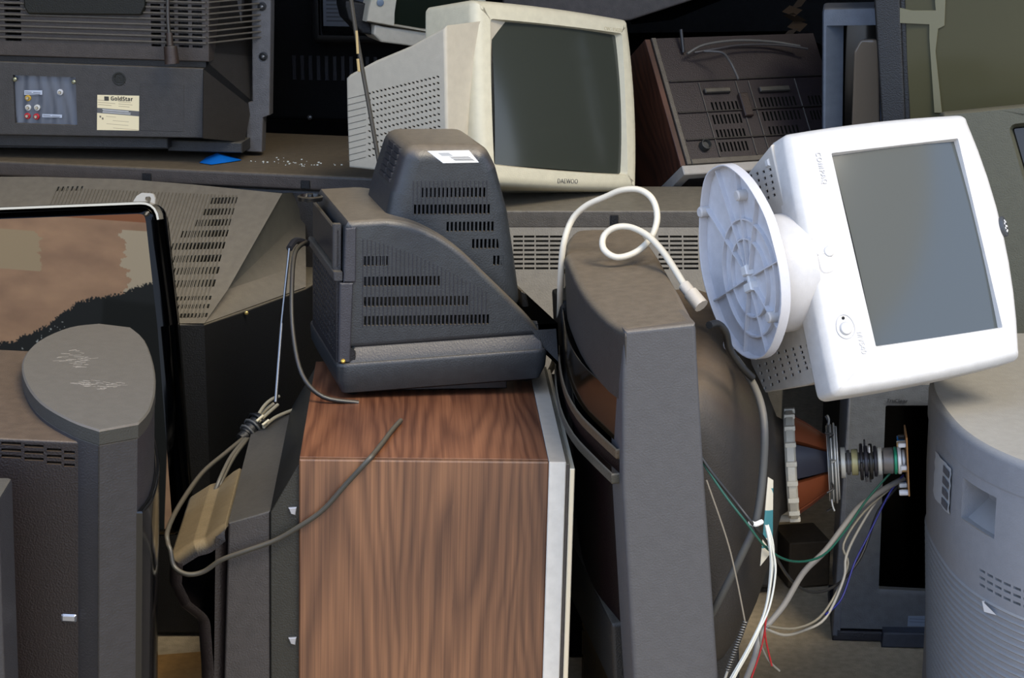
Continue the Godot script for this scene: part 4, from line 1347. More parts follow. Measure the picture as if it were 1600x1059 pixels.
# ---- narrow grey set standing on the floor at the back right
func build_flat_tv():
	var t := thing("narrow_tv", "blue-grey television with a tall black screen, standing on the floor behind the picture tube neck", "television", Vector3(0.6408, 0.02, -0.7581), Vector3(-6, 0, -1))
	var pl := plastic(0.45, 0.3)
	var col := Color(0.38, 0.40, 0.42)
	var s := Shape.new()
	# facing frame in four bars round the screen
	var oq := Shape.ccw(p2([0.0012, 0.0014, -0.0046, 0.507, 0.2751, 0.52, 0.312, 0.012]))
	var hq := Shape.ccw(p2([0.0758, 0.0904, 0.0669, 0.4645, 0.1946, 0.4706, 0.2202, 0.0921]))
	var ro := Shape.rounded(oq, 0.008, 3)
	var rh := Shape.rounded(hq, 0.004, 3)
	s.loft([Shape.ring(ro, -0.30), Shape.ring(ro, -0.006), Shape.ring(Shape.inset(ro, 0.004), 0.0), Shape.ring(Shape.inset(rh, -0.006), 0.0), Shape.ring(rh, -0.003), Shape.ring(rh, -0.022)], true, false)
	obj("cabinet_front", s, pl, t, col, 0.3)
	s = Shape.new()
	s.sheet(Vector3(hq[0].x, hq[0].y, -0.02), Vector3(hq[1].x, hq[1].y, -0.02), Vector3(hq[2].x, hq[2].y, -0.02), Vector3(hq[3].x, hq[3].y, -0.02), 0.004)
	obj("screen", s, plain(0.15, 0.0, 0.12), t, Color(0.03, 0.032, 0.035))
	s = Shape.new()
	s.prism(p2([0.0005, -0.0094, 0.0012, 0.0014, 0.0062, 0.0017, -0.0008, 0.5046, -0.0057, 0.5044, -0.0095, -0.01]), -0.05, 0.006, 0.001, 0.002)
	obj("edge_strip", s, pl, t, Color(0.38, 0.40, 0.43))
	s = Shape.new()
	s.prism(p2([-0.0089, -0.0208, -0.0076, 0.0009, 0.312, 0.012, 0.3135, -0.0094]), -0.25, 0.004, 0.001, 0.004)
	obj("bottom_rail", s, plastic(0.5), t, Color(0.14, 0.15, 0.17))
	s = Shape.new()
	s.prism(p2([0.0855, -0.0189, 0.0873, 0.0134, 0.2347, 0.0196, 0.243, -0.012]), -0.12, 0.03, 0.001, 0.004)
	obj("stand_foot", s, pl, t, Color(0.22, 0.25, 0.29))
	var lb := p3([0.136, 0.0176, 0, 0.1855, 0.0192, 0, 0.184, 0.0419, 0, 0.1359, 0.0391, 0])
	label_sheet("energy_label", t, lb, print_image(64, 28, Color(0.48, 0.53, 0.60), Color(0.4, 0.45, 0.52), [[4, 6, 50, 3], [4, 14, 40, 3]]))
	lettering("maker_mark", "TruClear", 0.0068, t, p3([0.0881, 0.4757, 0])[0], Vector3.ZERO, Color(0.16, 0.17, 0.19), true)
	# wooden blocks in the dark gap beside it
	var bl := thing("wooden_block", "brown wooden block in the dark gap left of the narrow grey set", "block", p3([0.6327, 0, -0.9818])[0] + Vector3(-0.02, 0.002, -0.12), Vector3(10, 0, 0))
	s = Shape.new()
	s.box(Vector3(-0.045, 0, -0.06), Vector3(0.045, 0.10, 0.06), 0.004)
	obj("body", s, plastic(0.8), bl, Color(0.33, 0.27, 0.2))

# ---- bare picture tube leaning behind the front left set
func build_tube():
	var t := thing("picture_tube", "bare television picture tube with a metal band and mounting ear, face half brown", "picture tube", Vector3(-0.6358, 0.9083, -0.5452), Vector3(-14, -8, -1))
	var outer := Shape.rounded(Shape.ccw(p2([-0.5795, -0.0512, -0.0027, 0.0067, 0.0302, -0.2094, 0.0738, -0.589, -0.57, -0.6541])), 0.03, 5)
	var s := Shape.new()
	var rings := []
	for r in [[0.016, -0.085], [0.004, -0.07], [0.0, -0.055], [0.0, -0.02], [0.006, -0.006], [0.016, 0.0]]: rings.append(Shape.ring(Shape.inset(outer, r[0]), r[1]))
	s.loft(rings, true, false)
	obj("glass_edge", s, plain(0.12, 0.0, 0.3), t, Color(0.035, 0.03, 0.028))
	# faceplate: brown above an uneven edge, greenish black with pale flecks below
	var lo := Vector2(1e9, 1e9)
	var hi := -lo
	for a in outer: lo = lo.min(a); hi = hi.max(a)
	var f := FastNoiseLite.new()
	f.seed = 9
	f.frequency = 0.02
	var im := Image.create_empty(384, 384, false, Image.FORMAT_RGB8)
	var wob := FastNoiseLite.new()
	wob.seed = 3
	wob.frequency = 0.3
	for y in 384:
		for x in 384:
			var u := x / 383.0
			var v := y / 383.0
			var edge := 0.40 - 0.18 * sin(clampf((u - 0.50) / 0.42, 0.0, 1.35) * PI * 0.5) + 0.02 * f.get_noise_2d(x, y * 0.4) + 0.012 * wob.get_noise_2d(x, y)
			var c := Color(0.44, 0.35, 0.27).lerp(Color(0.38, 0.30, 0.235), clampf(0.5 + f.get_noise_2d(x * 0.6, y * 1.3 + 80), 0, 1))
			if v < 0.045 or (u > 0.93 and v < 0.32): c = Color(0.36, 0.23, 0.15)
			elif u > 0.78 + 0.07 * v * 3 + 0.04 * wob.get_noise_1d(y * 0.2) and v > 0.07 and v < edge: c = Color(0.45, 0.41, 0.34)
			elif u < 0.56 + 0.04 * wob.get_noise_1d(y * 0.3 + 50) and v > 0.09 and v < 0.20: c = Color(0.42, 0.37, 0.29)
			if v > edge and u < 0.955: c = Color(0.085, 0.09, 0.085)
			if v > edge + 0.02 and v < edge + 0.16 and u < 0.66 and wob.get_noise_2d(x * 0.8, y * 0.45) > 0.38: c = Color(0.40, 0.41, 0.39)
			im.set_pixel(x, y, c)
	var fm := image_mat(im, 0.07)
	fm.metallic_specular = 0.12
	s = Shape.new()
	var fr := Shape.inset(outer, 0.016)
	rings = []
	var cm := (lo + hi) * 0.5
	for k in 8:
		var g := PackedVector3Array()
		for a in fr: g.append(Vector3(lerpf(a.x, cm.x, k / 8.0), lerpf(a.y, cm.y, k / 8.0), 0.012 * (1.0 - pow(1.0 - k / 8.0, 2))))
		rings.append(g)
	s.loft(rings, false, true)
	var w := hi - lo
	obj("faceplate", s, fm, t, Color.WHITE, 0, Color.WHITE, 60, Vector3(1.0 / w.x, 0, 0), Vector3(0, -1.0 / w.y, 0), Vector2(-lo.x / w.x, 1.0 + lo.y / w.y))
	s = Shape.new()
	rings = []
	var run := PackedInt32Array()
	for i in outer.size():
		if outer[i].y > hi.y - 0.12: run.append(i)
	for r in [[-0.0002, -0.032], [-0.0022, -0.032], [-0.0026, -0.031], [-0.0026, -0.013], [-0.0022, -0.012], [-0.0002, -0.012]]:
		var all := Shape.inset(outer, r[0])
		var g := PackedVector3Array()
		for i in run: g.append(Vector3(all[i].x, all[i].y, r[1]))
		rings.append(g)
	for i in rings.size() - 1: s.strip(rings[i], rings[i + 1], false)
	obj("tension_band", s, plain(0.25, 0.9), t, Color(0.72, 0.68, 0.61), 0, Color.WHITE, 40)
	# mounting ear with its hole
	s = Shape.new()
	var ear := Shape.rounded(p2([-0.0571, -0.0016, -0.0454, 0.0175, -0.0358, 0.0238, -0.0136, 0.024, -0.0096, 0.0151, -0.0103, -0.001]), 0.006, 4)
	var hc := p2([-0.0231, 0.0131])[0]
	var hole := PackedVector2Array()
	for k in ear.size():
		var d := (ear[k] - hc).normalized()
		hole.append(hc + d * 0.0058)
	s.loft([Shape.ring(hole, -0.033), Shape.ring(ear, -0.033), Shape.ring(ear, -0.028), Shape.ring(hole, -0.028), Shape.ring(hole, -0.033)], false, false)
	obj("mounting_ear", s, plain(0.5, 0.3), t, Color(0.62, 0.60, 0.56))
	# funnel and neck at the back
	s = Shape.new()
	var mid := (lo + hi) * 0.5
	rings = []
	for r in [[0.004, -0.085, 1.0], [0.0, -0.115, 0.84], [0.0, -0.145, 0.58], [0.0, -0.165, 0.34], [0.0, -0.175, 0.14]]:
		var g := PackedVector3Array()
		for i in range(outer.size() - 1, -1, -1): g.append(Vector3(mid.x + (outer[i].x - mid.x) * r[2] * 0.97, mid.y + (outer[i].y - mid.y) * r[2] * 0.97, r[1]))
		rings.append(g)
	s.loft(rings, false, true)
	obj("funnel", s, plastic(0.6), t, Color(0.09, 0.085, 0.08), 0.5)
	# low crate that carries it
	var b := t.transform * Vector3(mid.x, lo.y, -0.04)
	var cr := thing("wooden_crate", "low wooden crate hidden under the bare picture tube", "crate", Vector3(b.x, 0, b.z + 0.02), Vector3(-4, 0, 0))
	s = Shape.new()
	s.box(Vector3(-0.24, 0, -0.12), Vector3(0.16, maxf(b.y - 0.004, 0.05), 0.10), 0.004)
	obj("body", s, plastic(0.8), cr, Color(0.20, 0.17, 0.13))

# ---- set with its labelled back to the front, upper left
func build_goldstar():
	var t := thing("grey_back_tv", "dark grey television seen from behind with cream maker's label and metal socket panel", "television", Vector3(-0.6522, 1.0504, -1.3669), Vector3(-8, 0, -0.8))
	var pl := plastic(0.55)
	var c := Color(0.255, 0.245, 0.235)
	var tan := Color(0.46, 0.42, 0.36)
	var s := Shape.new()
	# lower block with recess for the sockets
	var low := Shape.ccw(p2([-0.6554, -0.0016, -0.4533, -0.0007, -0.0028, -0.0015, -0.0076, -0.1511, -0.4609, -0.1607, -0.6649, -0.1639]))
	var hole := p2([-0.4259, -0.0288, -0.286, -0.0311, -0.2899, -0.1336, -0.4337, -0.136])
	var hr := Rect2(hole[0].x, hole[2].y, hole[1].x - hole[0].x, hole[0].y - hole[2].y)
	var dot := p2([-0.1894, -0.0294])[0]
	var face := s.prism(low, -0.30, 0.0, 0.002, 0.003, true, false)
	s.slotted(face, [hr, Rect2(dot.x - 0.010, dot.y - 0.010, 0.020, 0.020)], 0.0, 0.012)
	var back := obj("back_cover", s, pl, t, c, 0.6, tan)
	s = Shape.new()
	s.t = Transform3D(Basis(), Vector3(dot.x, dot.y, 0))
	s.lathe(PackedVector2Array([Vector2(0.015, -0.001), Vector2(0.015, 0.0008), Vector2(0.013, 0.0012), Vector2(0.0105, 0.0006), Vector2(0.0095, -0.016), Vector2(0.0, -0.018)]), 26)
	obj("plug_hole", s, plastic(0.5), back, Color(0.09, 0.085, 0.08))
	# sloping right flank
	s = Shape.new()
	var q := p3([-0.0026, -0.0027, 0.0011, 0.0032, -0.1447, 0.0376, 0.0576, -0.173, -0.098, 0.064, -0.1014, -0.1385, 0.0568, 0.1253, -0.1972, -0.0044, 0.1374, -0.0564, 0.001, 0.0291, -0.0287, 0.06, 0.0058, -0.1662, 0.0021, 0.0067, -0.0229, 0.0633, -0.0879, -0.142])
	s.quad(q[1], q[2], q[3], q[0])
	s.quad(q[8], q[9], q[7], q[6])
	obj("flank", s, pl, back, Color(0.20, 0.185, 0.17), 0.5, tan)
	s = Shape.new()
	s.quad(q[0], q[3], q[9], q[8])
	obj("flank_groove", s, pl, back, Color(0.05, 0.05, 0.05))
	# thin dark gap under the vents, and the vented upper block
	s = Shape.new()
	s.prism(p2([-0.6547, 0.0095, -0.4528, 0.0103, 0.0003, 0.0122, 0, 0, -0.6556, -0.0058]), -0.3, -0.008, 0.0, 0.0)
	obj("shadow_gap", s, pl, t, Color(0.05, 0.05, 0.05))
	s = Shape.new()
	var up := p2([-0.6408, 0.2473, 0.0142, 0.2631, 0.0087, 0.0125, -0.4527, 0.0117, -0.6546, 0.0109])
	var uf := s.prism(up, -0.30, -0.002, 0.002, 0.003, true, false)
	var box := p2([-0.3896, 0.24, -0.1301, 0.1085])
	var slots := []
	var vr := [-0.4396, 0.0477, -0.3981, 0.049, -0.1166, 0.0453, -0.0857, 0.0462, -0.0576, 0.0471, 0.0081, 0.0491]
	for i in 16:
		var dy := 0.0122 * i
		slots.append(Rect2(vr[0], vr[1] + dy - 0.0035, 0.036, 0.0052))
		for k in 4:
			slots.append(Rect2(vr[4] + k * 0.030, vr[5] + dy - 0.0035, 0.022, 0.0052))
	s.slotted(uf, slots, -0.002, 0.008)
	obj("vented_block", s, pl, t, Color(0.27, 0.25, 0.225), 0.5, tan)
	s = Shape.new()
	for i in 16:
		var y: float = vr[1] + 0.0122 * i + 0.0048
		s.box(Vector3(vr[0] - 0.15, y - 0.0016, -0.003), Vector3(0.005, y + 0.0016, 0.005), 0.0008)
		s.t = Transform3D(Basis(Vector3.UP, deg_to_rad(58)), Vector3(0.006, 0, -0.002))
		s.box(Vector3(0, y - 0.0016, -0.003), Vector3(0.155, y + 0.0016, 0.004), 0.0008)
		s.t = Transform3D()
	obj("vent_ribs", s, pl, t, Color(0.36, 0.34, 0.305), 0.5, tan).set_meta("kind", "stuff")
	s = Shape.new()
	s.quad(q[6], q[7], q[4], q[5])
	s.quad(q[5], q[4], q[4] + Vector3(0, 0.14, 0), q[5] + Vector3(0, 0.14, 0))
	obj("vent_flank", s, pl, t, Color(0.16, 0.145, 0.13))
	s = Shape.new()
	s.prism(Shape.rounded(p2([-0.3867, 0.2542, -0.1183, 0.2606, -0.1251, 0.1245, -0.134, 0.1081, -0.382, 0.1037, -0.3913, 0.1197]), 0.006, 3), -0.01, 0.012, 0.0, 0.004)
	obj("tube_cap", s, plastic(0.6), t, Color(0.055, 0.05, 0.045))
	# grey rim of the cabinet
	s = Shape.new()
	s.prism(p2([0.0708, 0.2551, 0.1159, 0.2562, 0.1121, 0.0922, 0.1062, -0.117, 0.0917, -0.1232, 0.0877, -0.1998, 0.0516, -0.1997, 0.0563, -0.0906, 0.0679, -0.0874]), -0.165, -0.13, 0.004, 0.003)
	s.prism(p2([-0.6965, 0.2366, 0.0482, 0.2545, 0.0342, -0.199, 0.0328, -0.199, -0.7233, -0.2215]), -0.36, -0.145, 0.003, 0.003)
	obj("cabinet_rim", s, plastic(0.5), t, Color(0.37, 0.365, 0.36), 0.3, tan)
	s = Shape.new()
	s.prism(p2([-0.6777, -0.1663, -0.0946, -0.1591, -0.0952, -0.1815, -0.6794, -0.1948]), -0.2, -0.03, 0.002, 0.002)
	s.prism(p2([-0.1038, -0.1685, 0.062, -0.168, 0.0616, -0.1905, -0.1045, -0.1925]), -0.2, -0.06, 0.002, 0.002)
	obj("lower_skirt", s, pl, t, Color(0.20, 0.20, 0.205), 0.3)
	for a in p3([0.0931, 0.1194, -0.128, 0.0943, 0.0116, -0.128]):
		s = Shape.new()
		s.t = Transform3D(Basis(), a)
		s.lathe(PackedVector2Array([Vector2(0.0095, -0.002), Vector2(0.0095, 0.001), Vector2(0.007, 0.0015), Vector2(0.0062, -0.001), Vector2(0.0, -0.0012)]), 18)
		obj("screw_well", s, plastic(0.5), t, Color(0.04, 0.04, 0.04))
		screw(t, a + Vector3(0, -0.001, 0), Vector3.ZERO, 0.0035, Color(0.5, 0.5, 0.5))
	# socket panel: crinkled metal plate, five phono sockets, aerial socket, print
	s = Shape.new()
	var n := 26
	for i in n:
		for j in 6:
			var g := []
			for o in [Vector2(i, j), Vector2(i + 1, j), Vector2(i + 1, j + 1), Vector2(i, j + 1)]:
				var u: float = o.x / n
				var v: float = o.y / 6.0
				g.append(Vector3(hr.position.x + hr.size.x * u, hr.position.y + hr.size.y * v, -0.0105 + 0.0013 * sin(u * 31.0 + v * 2.0 + 1.5 * sin(v * 4.0 + u * 5.0))))
			s.quad(g[0], g[1], g[2], g[3])
	var panel := obj("socket_panel", s, plain(0.38, 0.45), t, Color(0.40, 0.42, 0.46), 0, Color.WHITE, 80)
	var so := p3([-0.3967, -0.0788, -0.008, -0.3976, -0.0997, -0.008, -0.3998, -0.1178, -0.008, -0.3774, -0.099, -0.008, -0.3797, -0.1185, -0.008, -0.3243, -0.0639, -0.008])
	var tones := [Color(0.75, 0.6, 0.2), Color(0.8, 0.8, 0.78), Color(0.7, 0.1, 0.14), Color(0.8, 0.8, 0.78), Color(0.7, 0.1, 0.14), Color(0.8, 0.8, 0.8)]
	for k in 6:
		s = Shape.new()
		s.t = Transform3D(Basis(), so[k])
		s.lathe(PackedVector2Array([Vector2(0.0066, -0.003), Vector2(0.0066, 0.002), Vector2(0.0058, 0.0028), Vector2(0.0036, 0.0028), Vector2(0.0034, 0.0)]), 16)
		obj("phono_socket", s, plain(0.4), panel, tones[k])
		s = Shape.new()
		s.t = Transform3D(Basis(), so[k])
		s.lathe(PackedVector2Array([Vector2(0.0034, -0.003), Vector2(0.0034, 0.006), Vector2(0.0028, 0.007)]), 12)
		obj("socket_core", s, plain(0.3, 0.7), panel, Color(0.7, 0.68, 0.62))
	for bb in [[-0.4048, -0.072, -0.0075, -0.3645, -0.0707, -0.0075, -0.3641, -0.061, -0.0075, -0.4044, -0.0623, -0.0075], [-0.3666, -0.1194, -0.0075, -0.322, -0.1192, -0.0075, -0.3217, -0.1122, -0.0075, -0.3663, -0.1124, -0.0075]]:
		label_sheet("socket_print", panel, p3(bb), print_image(48, 12, Color(0.72, 0.75, 0.8), Color(0.4, 0.42, 0.46), [[2, 3, 18, 2], [24, 3, 20, 2], [2, 7, 40, 2]]))
	for a in p3([-0.4217, -0.0382, 0.001, -0.2902, -0.0394, 0.001]): screw(panel, a, Vector3.ZERO, 0.005, Color(0.6, 0.6, 0.5))
	# maker's label
	var lq := p3([-0.2423, -0.1416, 0, -0.1489, -0.1397, 0, -0.1459, -0.0643, 0, -0.2388, -0.0654, 0])
	var bars := [[0, 92, 256, 36, Color(0.36, 0.355, 0.35)], [40, 98, 160, 5, Color(0.85, 0.85, 0.83)], [44, 107, 168, 4, Color(0.75, 0.75, 0.73)], [40, 116, 170, 5, Color(0.82, 0.82, 0.8)]]
	for k in 6:
		bars.append([14, 34 + 16 * (k / 2), 60 + 23 * (k % 3), 4] if k % 2 == 0 else [140, 34 + 16 * (k / 2), 84 - 9 * (k % 3), 4])
	for k in 4: bars.append([60 + 40 * (k % 2), 146 + 26 * k, 60 + 37 * k, 3])
	for k in 2: bars.append([20 + 14 * k, 146 + 12 * k, 10, 14, Color(0.45, 0.40, 0.33)])
	var lbl := label_sheet("maker_label", t, lq, print_image(256, 250, Color(0.92, 0.86, 0.70), Color(0.70, 0.63, 0.50), bars), 0.45)
	lettering("maker_name", "GoldStar", 0.0085, lbl, lq[3].lerp(lq[2], 0.58) + Vector3(0, -0.0075, 0.0008), Vector3.ZERO, Color(0.2, 0.18, 0.15), true)
	s = Shape.new()
	var em := lq[3].lerp(lq[2], 0.22) + Vector3(0, -0.0075, 0.001)
	s.box(em - Vector3(0.005, 0.0045, 0.0006), em + Vector3(0.005, 0.0045, 0.0004), 0.001)
	obj("maker_emblem", s, plain(0.5), lbl, Color(0.25, 0.23, 0.2))
	# outline of the blanked-off hatch
	s = Shape.new()
	var hq := p2([-0.1429, -0.0361, -0.0457, -0.0369, -0.0497, -0.1388, -0.146, -0.1395])
	s.prism(hq, -0.002, 0.0008, 0.0, 0.0006)
	obj("hatch", s, pl, t, Color(0.25, 0.24, 0.228))
	# cord hanging over the vents, its plug at the end
	cable("cord", t, p3([-0.0758, 0.2206, -0.006, -0.0719, 0.1164, 0.0209, -0.0653, 0.0643, 0.0337]), 0.0042, Color(0.20, 0.18, 0.16), 0.5, 0.3)
	s = Shape.new()
	var pq := p3([-0.0657, 0.0753, 0.0361, -0.0617, 0.0493, 0.0424, -0.0573, 0.0122, 0.0464])
	s.tube(PackedVector3Array([pq[0], pq[1]]), 0.007, 10, 2)
	s.tube(PackedVector3Array([pq[1], pq[1].lerp(pq[2], 0.2), pq[2]]), 0.0135, 10, 3, 0.0155)
	obj("cord_plug", s, plastic(0.55), t, Color(0.22, 0.18, 0.145), 0.5, tan)

# ---- cream monitor with a grey screen
func build_beige_monitor():
	var t := thing("cream_monitor", "large cream computer monitor tilted on the rear consoles, dark grey screen", "monitor", Vector3(-0.0406, 1.1892, -1.0206), Vector3(42, -10.5, -9))
	var bm := plastic(0.45, 0.15, 0.5, true)
	var cream := Color(0.80, 0.77, 0.67)
	var outer := Shape.bowed(p2([-0.0273, -0.3232, 0.4034, -0.3213, 0.3792, 0.0349, -0.0399, 0.0388]), 0.014, [0.003, 0.010, 0.004, 0.004])
	var hole := Shape.bowed(p2([0.0091, -0.2794, 0.3611, -0.2858, 0.3478, -0.0007, 0.0008, 0.0001]), 0.006, [0.002, 0.002, 0.002, 0.002])
	var lip := Shape.bowed(p2([0.0058, -0.2833, 0.3702, -0.2894, 0.3552, 0.0026, -0.0025, 0.0023]), 0.008, [0.002, 0.002, 0.002, 0.002])
	var s := Shape.new()
	s.loft([Shape.ring(Shape.inset(outer, 0.004), -0.16), Shape.ring(outer, -0.152), Shape.ring(outer, -0.024), Shape.ring(Shape.inset(outer, 0.003), -0.010), Shape.ring(Shape.inset(outer, 0.010), -0.002), Shape.ring(Shape.inset(outer, 0.02), 0.0), Shape.ring(lip, 0.0), Shape.ring(hole, -0.016)], true, false)
	obj("bezel", s, bm, t, cream, 0.15, Color(0.72, 0.68, 0.6), 45)
	s = Shape.new()
	var sc := p3([0.0104, 0.0049, -0.015, 0.366, 0.0036, -0.015, 0.3793, -0.2869, -0.015, 0.0204, -0.2806, -0.015])
	s.sheet(sc[3], sc[2], sc[1], sc[0], 0.010, 12)
	obj("screen", s, plain(0.1), t, Color(0.215, 0.225, 0.20))
	# tail, its left side slotted
	var side := frame_of(Vector3(-0.1936, 1.1982, -0.981), Vector3(-40, 0, -9))
	s = Shape.new()
	s.t = t.transform.affine_inverse() * side
	var out := Shape.ccw(p2([0.0872, 0.0039, 0.0783, -0.0031, 0.0019, -0.0564, -0.0862, -0.1071, -0.1496, -0.1501, -0.159, -0.1603, -0.1475, -0.2342, -0.1283, -0.339, -0.0306, -0.32, 0.122, -0.2997, 0.1382, -0.2952]))
	var slots := []
	var a := p2([0.0822, -0.0979, 0.103, -0.2167, -0.0911, -0.1748, -0.0741, -0.3])
	for r in 11:
		var e := a[0].lerp(a[1], r / 10.0)
		var b := a[2].lerp(a[3], r / 10.0)
		for k in 18:
			var p := b.lerp(e, k / 17.0)
			slots.append(Rect2(p.x - 0.0036, p.y - 0.0016, 0.0072, 0.0036))
	var f := s.prism(out, -0.26, 0.0, 0.01, 0.006, true, false)
	s.slotted(f, slots, 0.0, 0.003)
	obj("rear_housing", s, bm, t, Color(0.76, 0.725, 0.65), 0.0)
	s = Shape.new()
	s.t = t.transform.affine_inverse() * side
	s.prism(Shape.inset(out, 0.014), -0.2, -0.006, 0.0, 0.0)
	obj("dark_slot_backing", s, plastic(0.6), t, Color(0.09, 0.085, 0.08))  # dark lining added so the side slots look deep
	s = Shape.new()
	s.t = t.transform.affine_inverse() * side
	for r in 11:
		var e := a[0].lerp(a[1], r / 10.0)
		var b := a[2].lerp(a[3], r / 10.0)
		var d := (e - b) / 16.0
		var p := b - d * 5.2
		var q := b - d * 0.8
		s.prism(PackedVector2Array([p + Vector2(0, -0.0006), q + Vector2(0, -0.0006), q + Vector2(0, 0.0006), p + Vector2(0, 0.0006)]), -0.001, 0.0004, 0.0, 0.0)
	obj("groove_lines", s, bm, t, Color(0.36, 0.34, 0.3)).set_meta("kind", "stuff")
	lettering("logo", "DAEWOO", 0.0085, t, p3([0.2013, -0.3074, 0])[0], Vector3(0, 0, 1), Color(0.25, 0.25, 0.26), false, false, 1.15)
	lettering("model_mark", "CMC-1502B", 0.007, t, p3([0.3296, 0.0084, 0])[0], Vector3(0, 0, 0), Color(0.66, 0.62, 0.5))

# ---- wood-sided set turned over, underside showing
func build_upturned_tv():
	var t := thing("upturned_tv", "upturned wood-sided television, its vented black underside tilted to the front", "television", Vector3(0.3688, 0.8608, -1.2559), Vector3(26.7, -34.8, -1.5))
	var pl := plastic(0.55)
	var dk := Color(0.10, 0.087, 0.078)
	var s := Shape.new()
	s.box(Vector3(-0.003, 0.0, -0.30), Vector3(0.41, 0.30, -0.012), 0.004)
	obj("cabinet", s, plastic(0.6), t, Color(0.12, 0.10, 0.09))
	var wm := image_mat(wood_image(256, 256, Color(0.36, 0.21, 0.14), Color(0.15, 0.08, 0.055), 41), 0.5)
	s = Shape.new()
	s.box(Vector3(-0.016, -0.0, -0.34), Vector3(-0.0035, 0.30, -0.002), 0.001)
	obj("side_panel", s, wm, t, Color.WHITE, 0, Color.WHITE, 38, Vector3(0, 0, 2.2), Vector3(0, 3.0, 0))
	# underside: rim, stepped panels, slots, foot
	s = Shape.new()
	s.box(Vector3(-0.003, 0, -0.012), Vector3(0.008, 0.30, 0.004), 0.001)
	s.box(Vector3(0.009, 0, -0.012), Vector3(0.41, 0.012, 0.004), 0.001)
	obj("underside_rim", s, pl, t, Color(0.23, 0.21, 0.19), 0.4)
	s = Shape.new()
	var slots := []
	var cols := p2([0.0954, 0.1351, 0.1662, 0.1317, 0.0894, 0.1049, 0.1647, 0.1011, 0.0883, 0.07, 0.1635, 0.066, 0.0855, 0.04, 0.1605, 0.0358, 0.2172, 0.1401, 0.3139, 0.1356, 0.2147, 0.1063, 0.3144, 0.1013, 0.2197, 0.0707, 0.2998, 0.0665, 0.3431, 0.139, 0.3891, 0.1368, 0.3365, 0.1034, 0.3807, 0.1012])
	for i in 9:
		var p := cols[2 * i]
		var q := cols[2 * i + 1]
		var n := maxi(2, roundi((q.x - p.x) / 0.0095))
		slots += slot_row(p.x, q.x, p.y - 0.014, p.y + 0.008, n, 0.0045)
	s.slotted(rect2(0.01, 0.013, 0.41, 0.30), slots, 0.0, 0.006)
	obj("underside", s, pl, t, dk, 0.3, Color(0.30, 0.26, 0.22))
	for y in p2([0.0342, 0.1945, 0.0752, 0.1208, 0.0559, 0.0567]):
		s = Shape.new()
		s.box(Vector3(0.012, y.y - 0.002, -0.001), Vector3(0.405, y.y + 0.002, 0.004), 0.001)
		obj("dark_recess_bar", s, pl, t, Color(0.05, 0.045, 0.04), 0.1)  # raised bar coloured dark for the shade of a recess
	for x in p2([0.082, 0.1434, 0.1741, 0.1314, 0.2059, 0.1298, 0.3243, 0.132]):
		s = Shape.new()
		s.box(Vector3(x.x - 0.0015, 0.014, -0.001), Vector3(x.x + 0.0015, 0.19, 0.003), 0.0008)
		obj("long_rib", s, pl, t, Color(0.2, 0.18, 0.16), 0.4)
	for r in [[0.0875, 0.1615, 0.1514, 0.1725], [0.2245, 0.1584, 0.3004, 0.1706]]:
		var q := p2(r)
		s = Shape.new()
		s.box(Vector3(q[0].x, q[0].y, 0.0), Vector3(q[1].x, q[1].y, 0.010), 0.002)
		obj("hand_grip", s, pl, t, Color(0.19, 0.17, 0.155), 0.4)
	var cl := p2([0.1715, 0.1023, 0.2066, 0.153])
	s = Shape.new()
	s.box(Vector3(cl[0].x - 0.004, cl[0].y, 0), Vector3(cl[0].x + 0.018, cl[0].y + 0.055, 0.012), 0.002)
	obj("cord_clip", s, pl, t, Color(0.17, 0.13, 0.11))
	var ft := p3([0.051, 0.0404, 0])
	s = Shape.new()
	s.t = Transform3D(Basis(), ft[0])
	s.lathe(PackedVector2Array([Vector2(0.0125, 0), Vector2(0.0115, 0.014), Vector2(0.0095, 0.015), Vector2(0.0075, 0.008), Vector2(0.0, 0.008)]), 20)
	obj("rubber_foot", s, plastic(0.6), t, Color(0.19, 0.185, 0.175))
	# front: silver frame round the dark screen, facing down and forward
	s = Shape.new()
	s.box(Vector3(-0.016, -0.022, -0.34), Vector3(0.41, -0.0005, 0.002), 0.002)
	obj("front_frame", s, plastic(0.4, 0.2, 0.5, true), t, Color(0.60, 0.58, 0.55))
	s = Shape.new()
	s.box(Vector3(0.006, -0.0235, -0.33), Vector3(0.40, -0.0215, -0.020), 0.001)
	obj("screen", s, plain(0.15), t, Color(0.08, 0.08, 0.085))
	cable("aerial_stub", t, p3([0.0634, 0.2609, 0.0061, 0.0628, 0.3078, 0.0222]), 0.004, Color(0.12, 0.12, 0.12))
	# old cords on top
	cable("cord", t, p3([0.0603, 0.2484, 0.0236, 0.1043, 0.2659, 0.0283, 0.1881, 0.2749, 0.0265, 0.2781, 0.2705, 0.0232, 0.3449, 0.2547, 0.0277]), 0.003, Color(0.33, 0.32, 0.31), 0.4)
	cable("cord", t, p3([0.0741, 0.2474, 0.0301, 0.1282, 0.2519, 0.0354, 0.1997, 0.2627, 0.0281, 0.29, 0.2608, 0.0258, 0.3595, 0.2456, 0.0318]), 0.0025, Color(0.25, 0.24, 0.23), 0.4)
	cable("cord", t, p3([0.0927, 0.2452, 0.0387, 0.1216, 0.2298, 0.0595, 0.1242, 0.2017, 0.0743, 0.1268, 0.1764, 0.0785, 0.1272, 0.1532, 0.0823]), 0.0028, Color(0.28, 0.27, 0.26), 0.4)

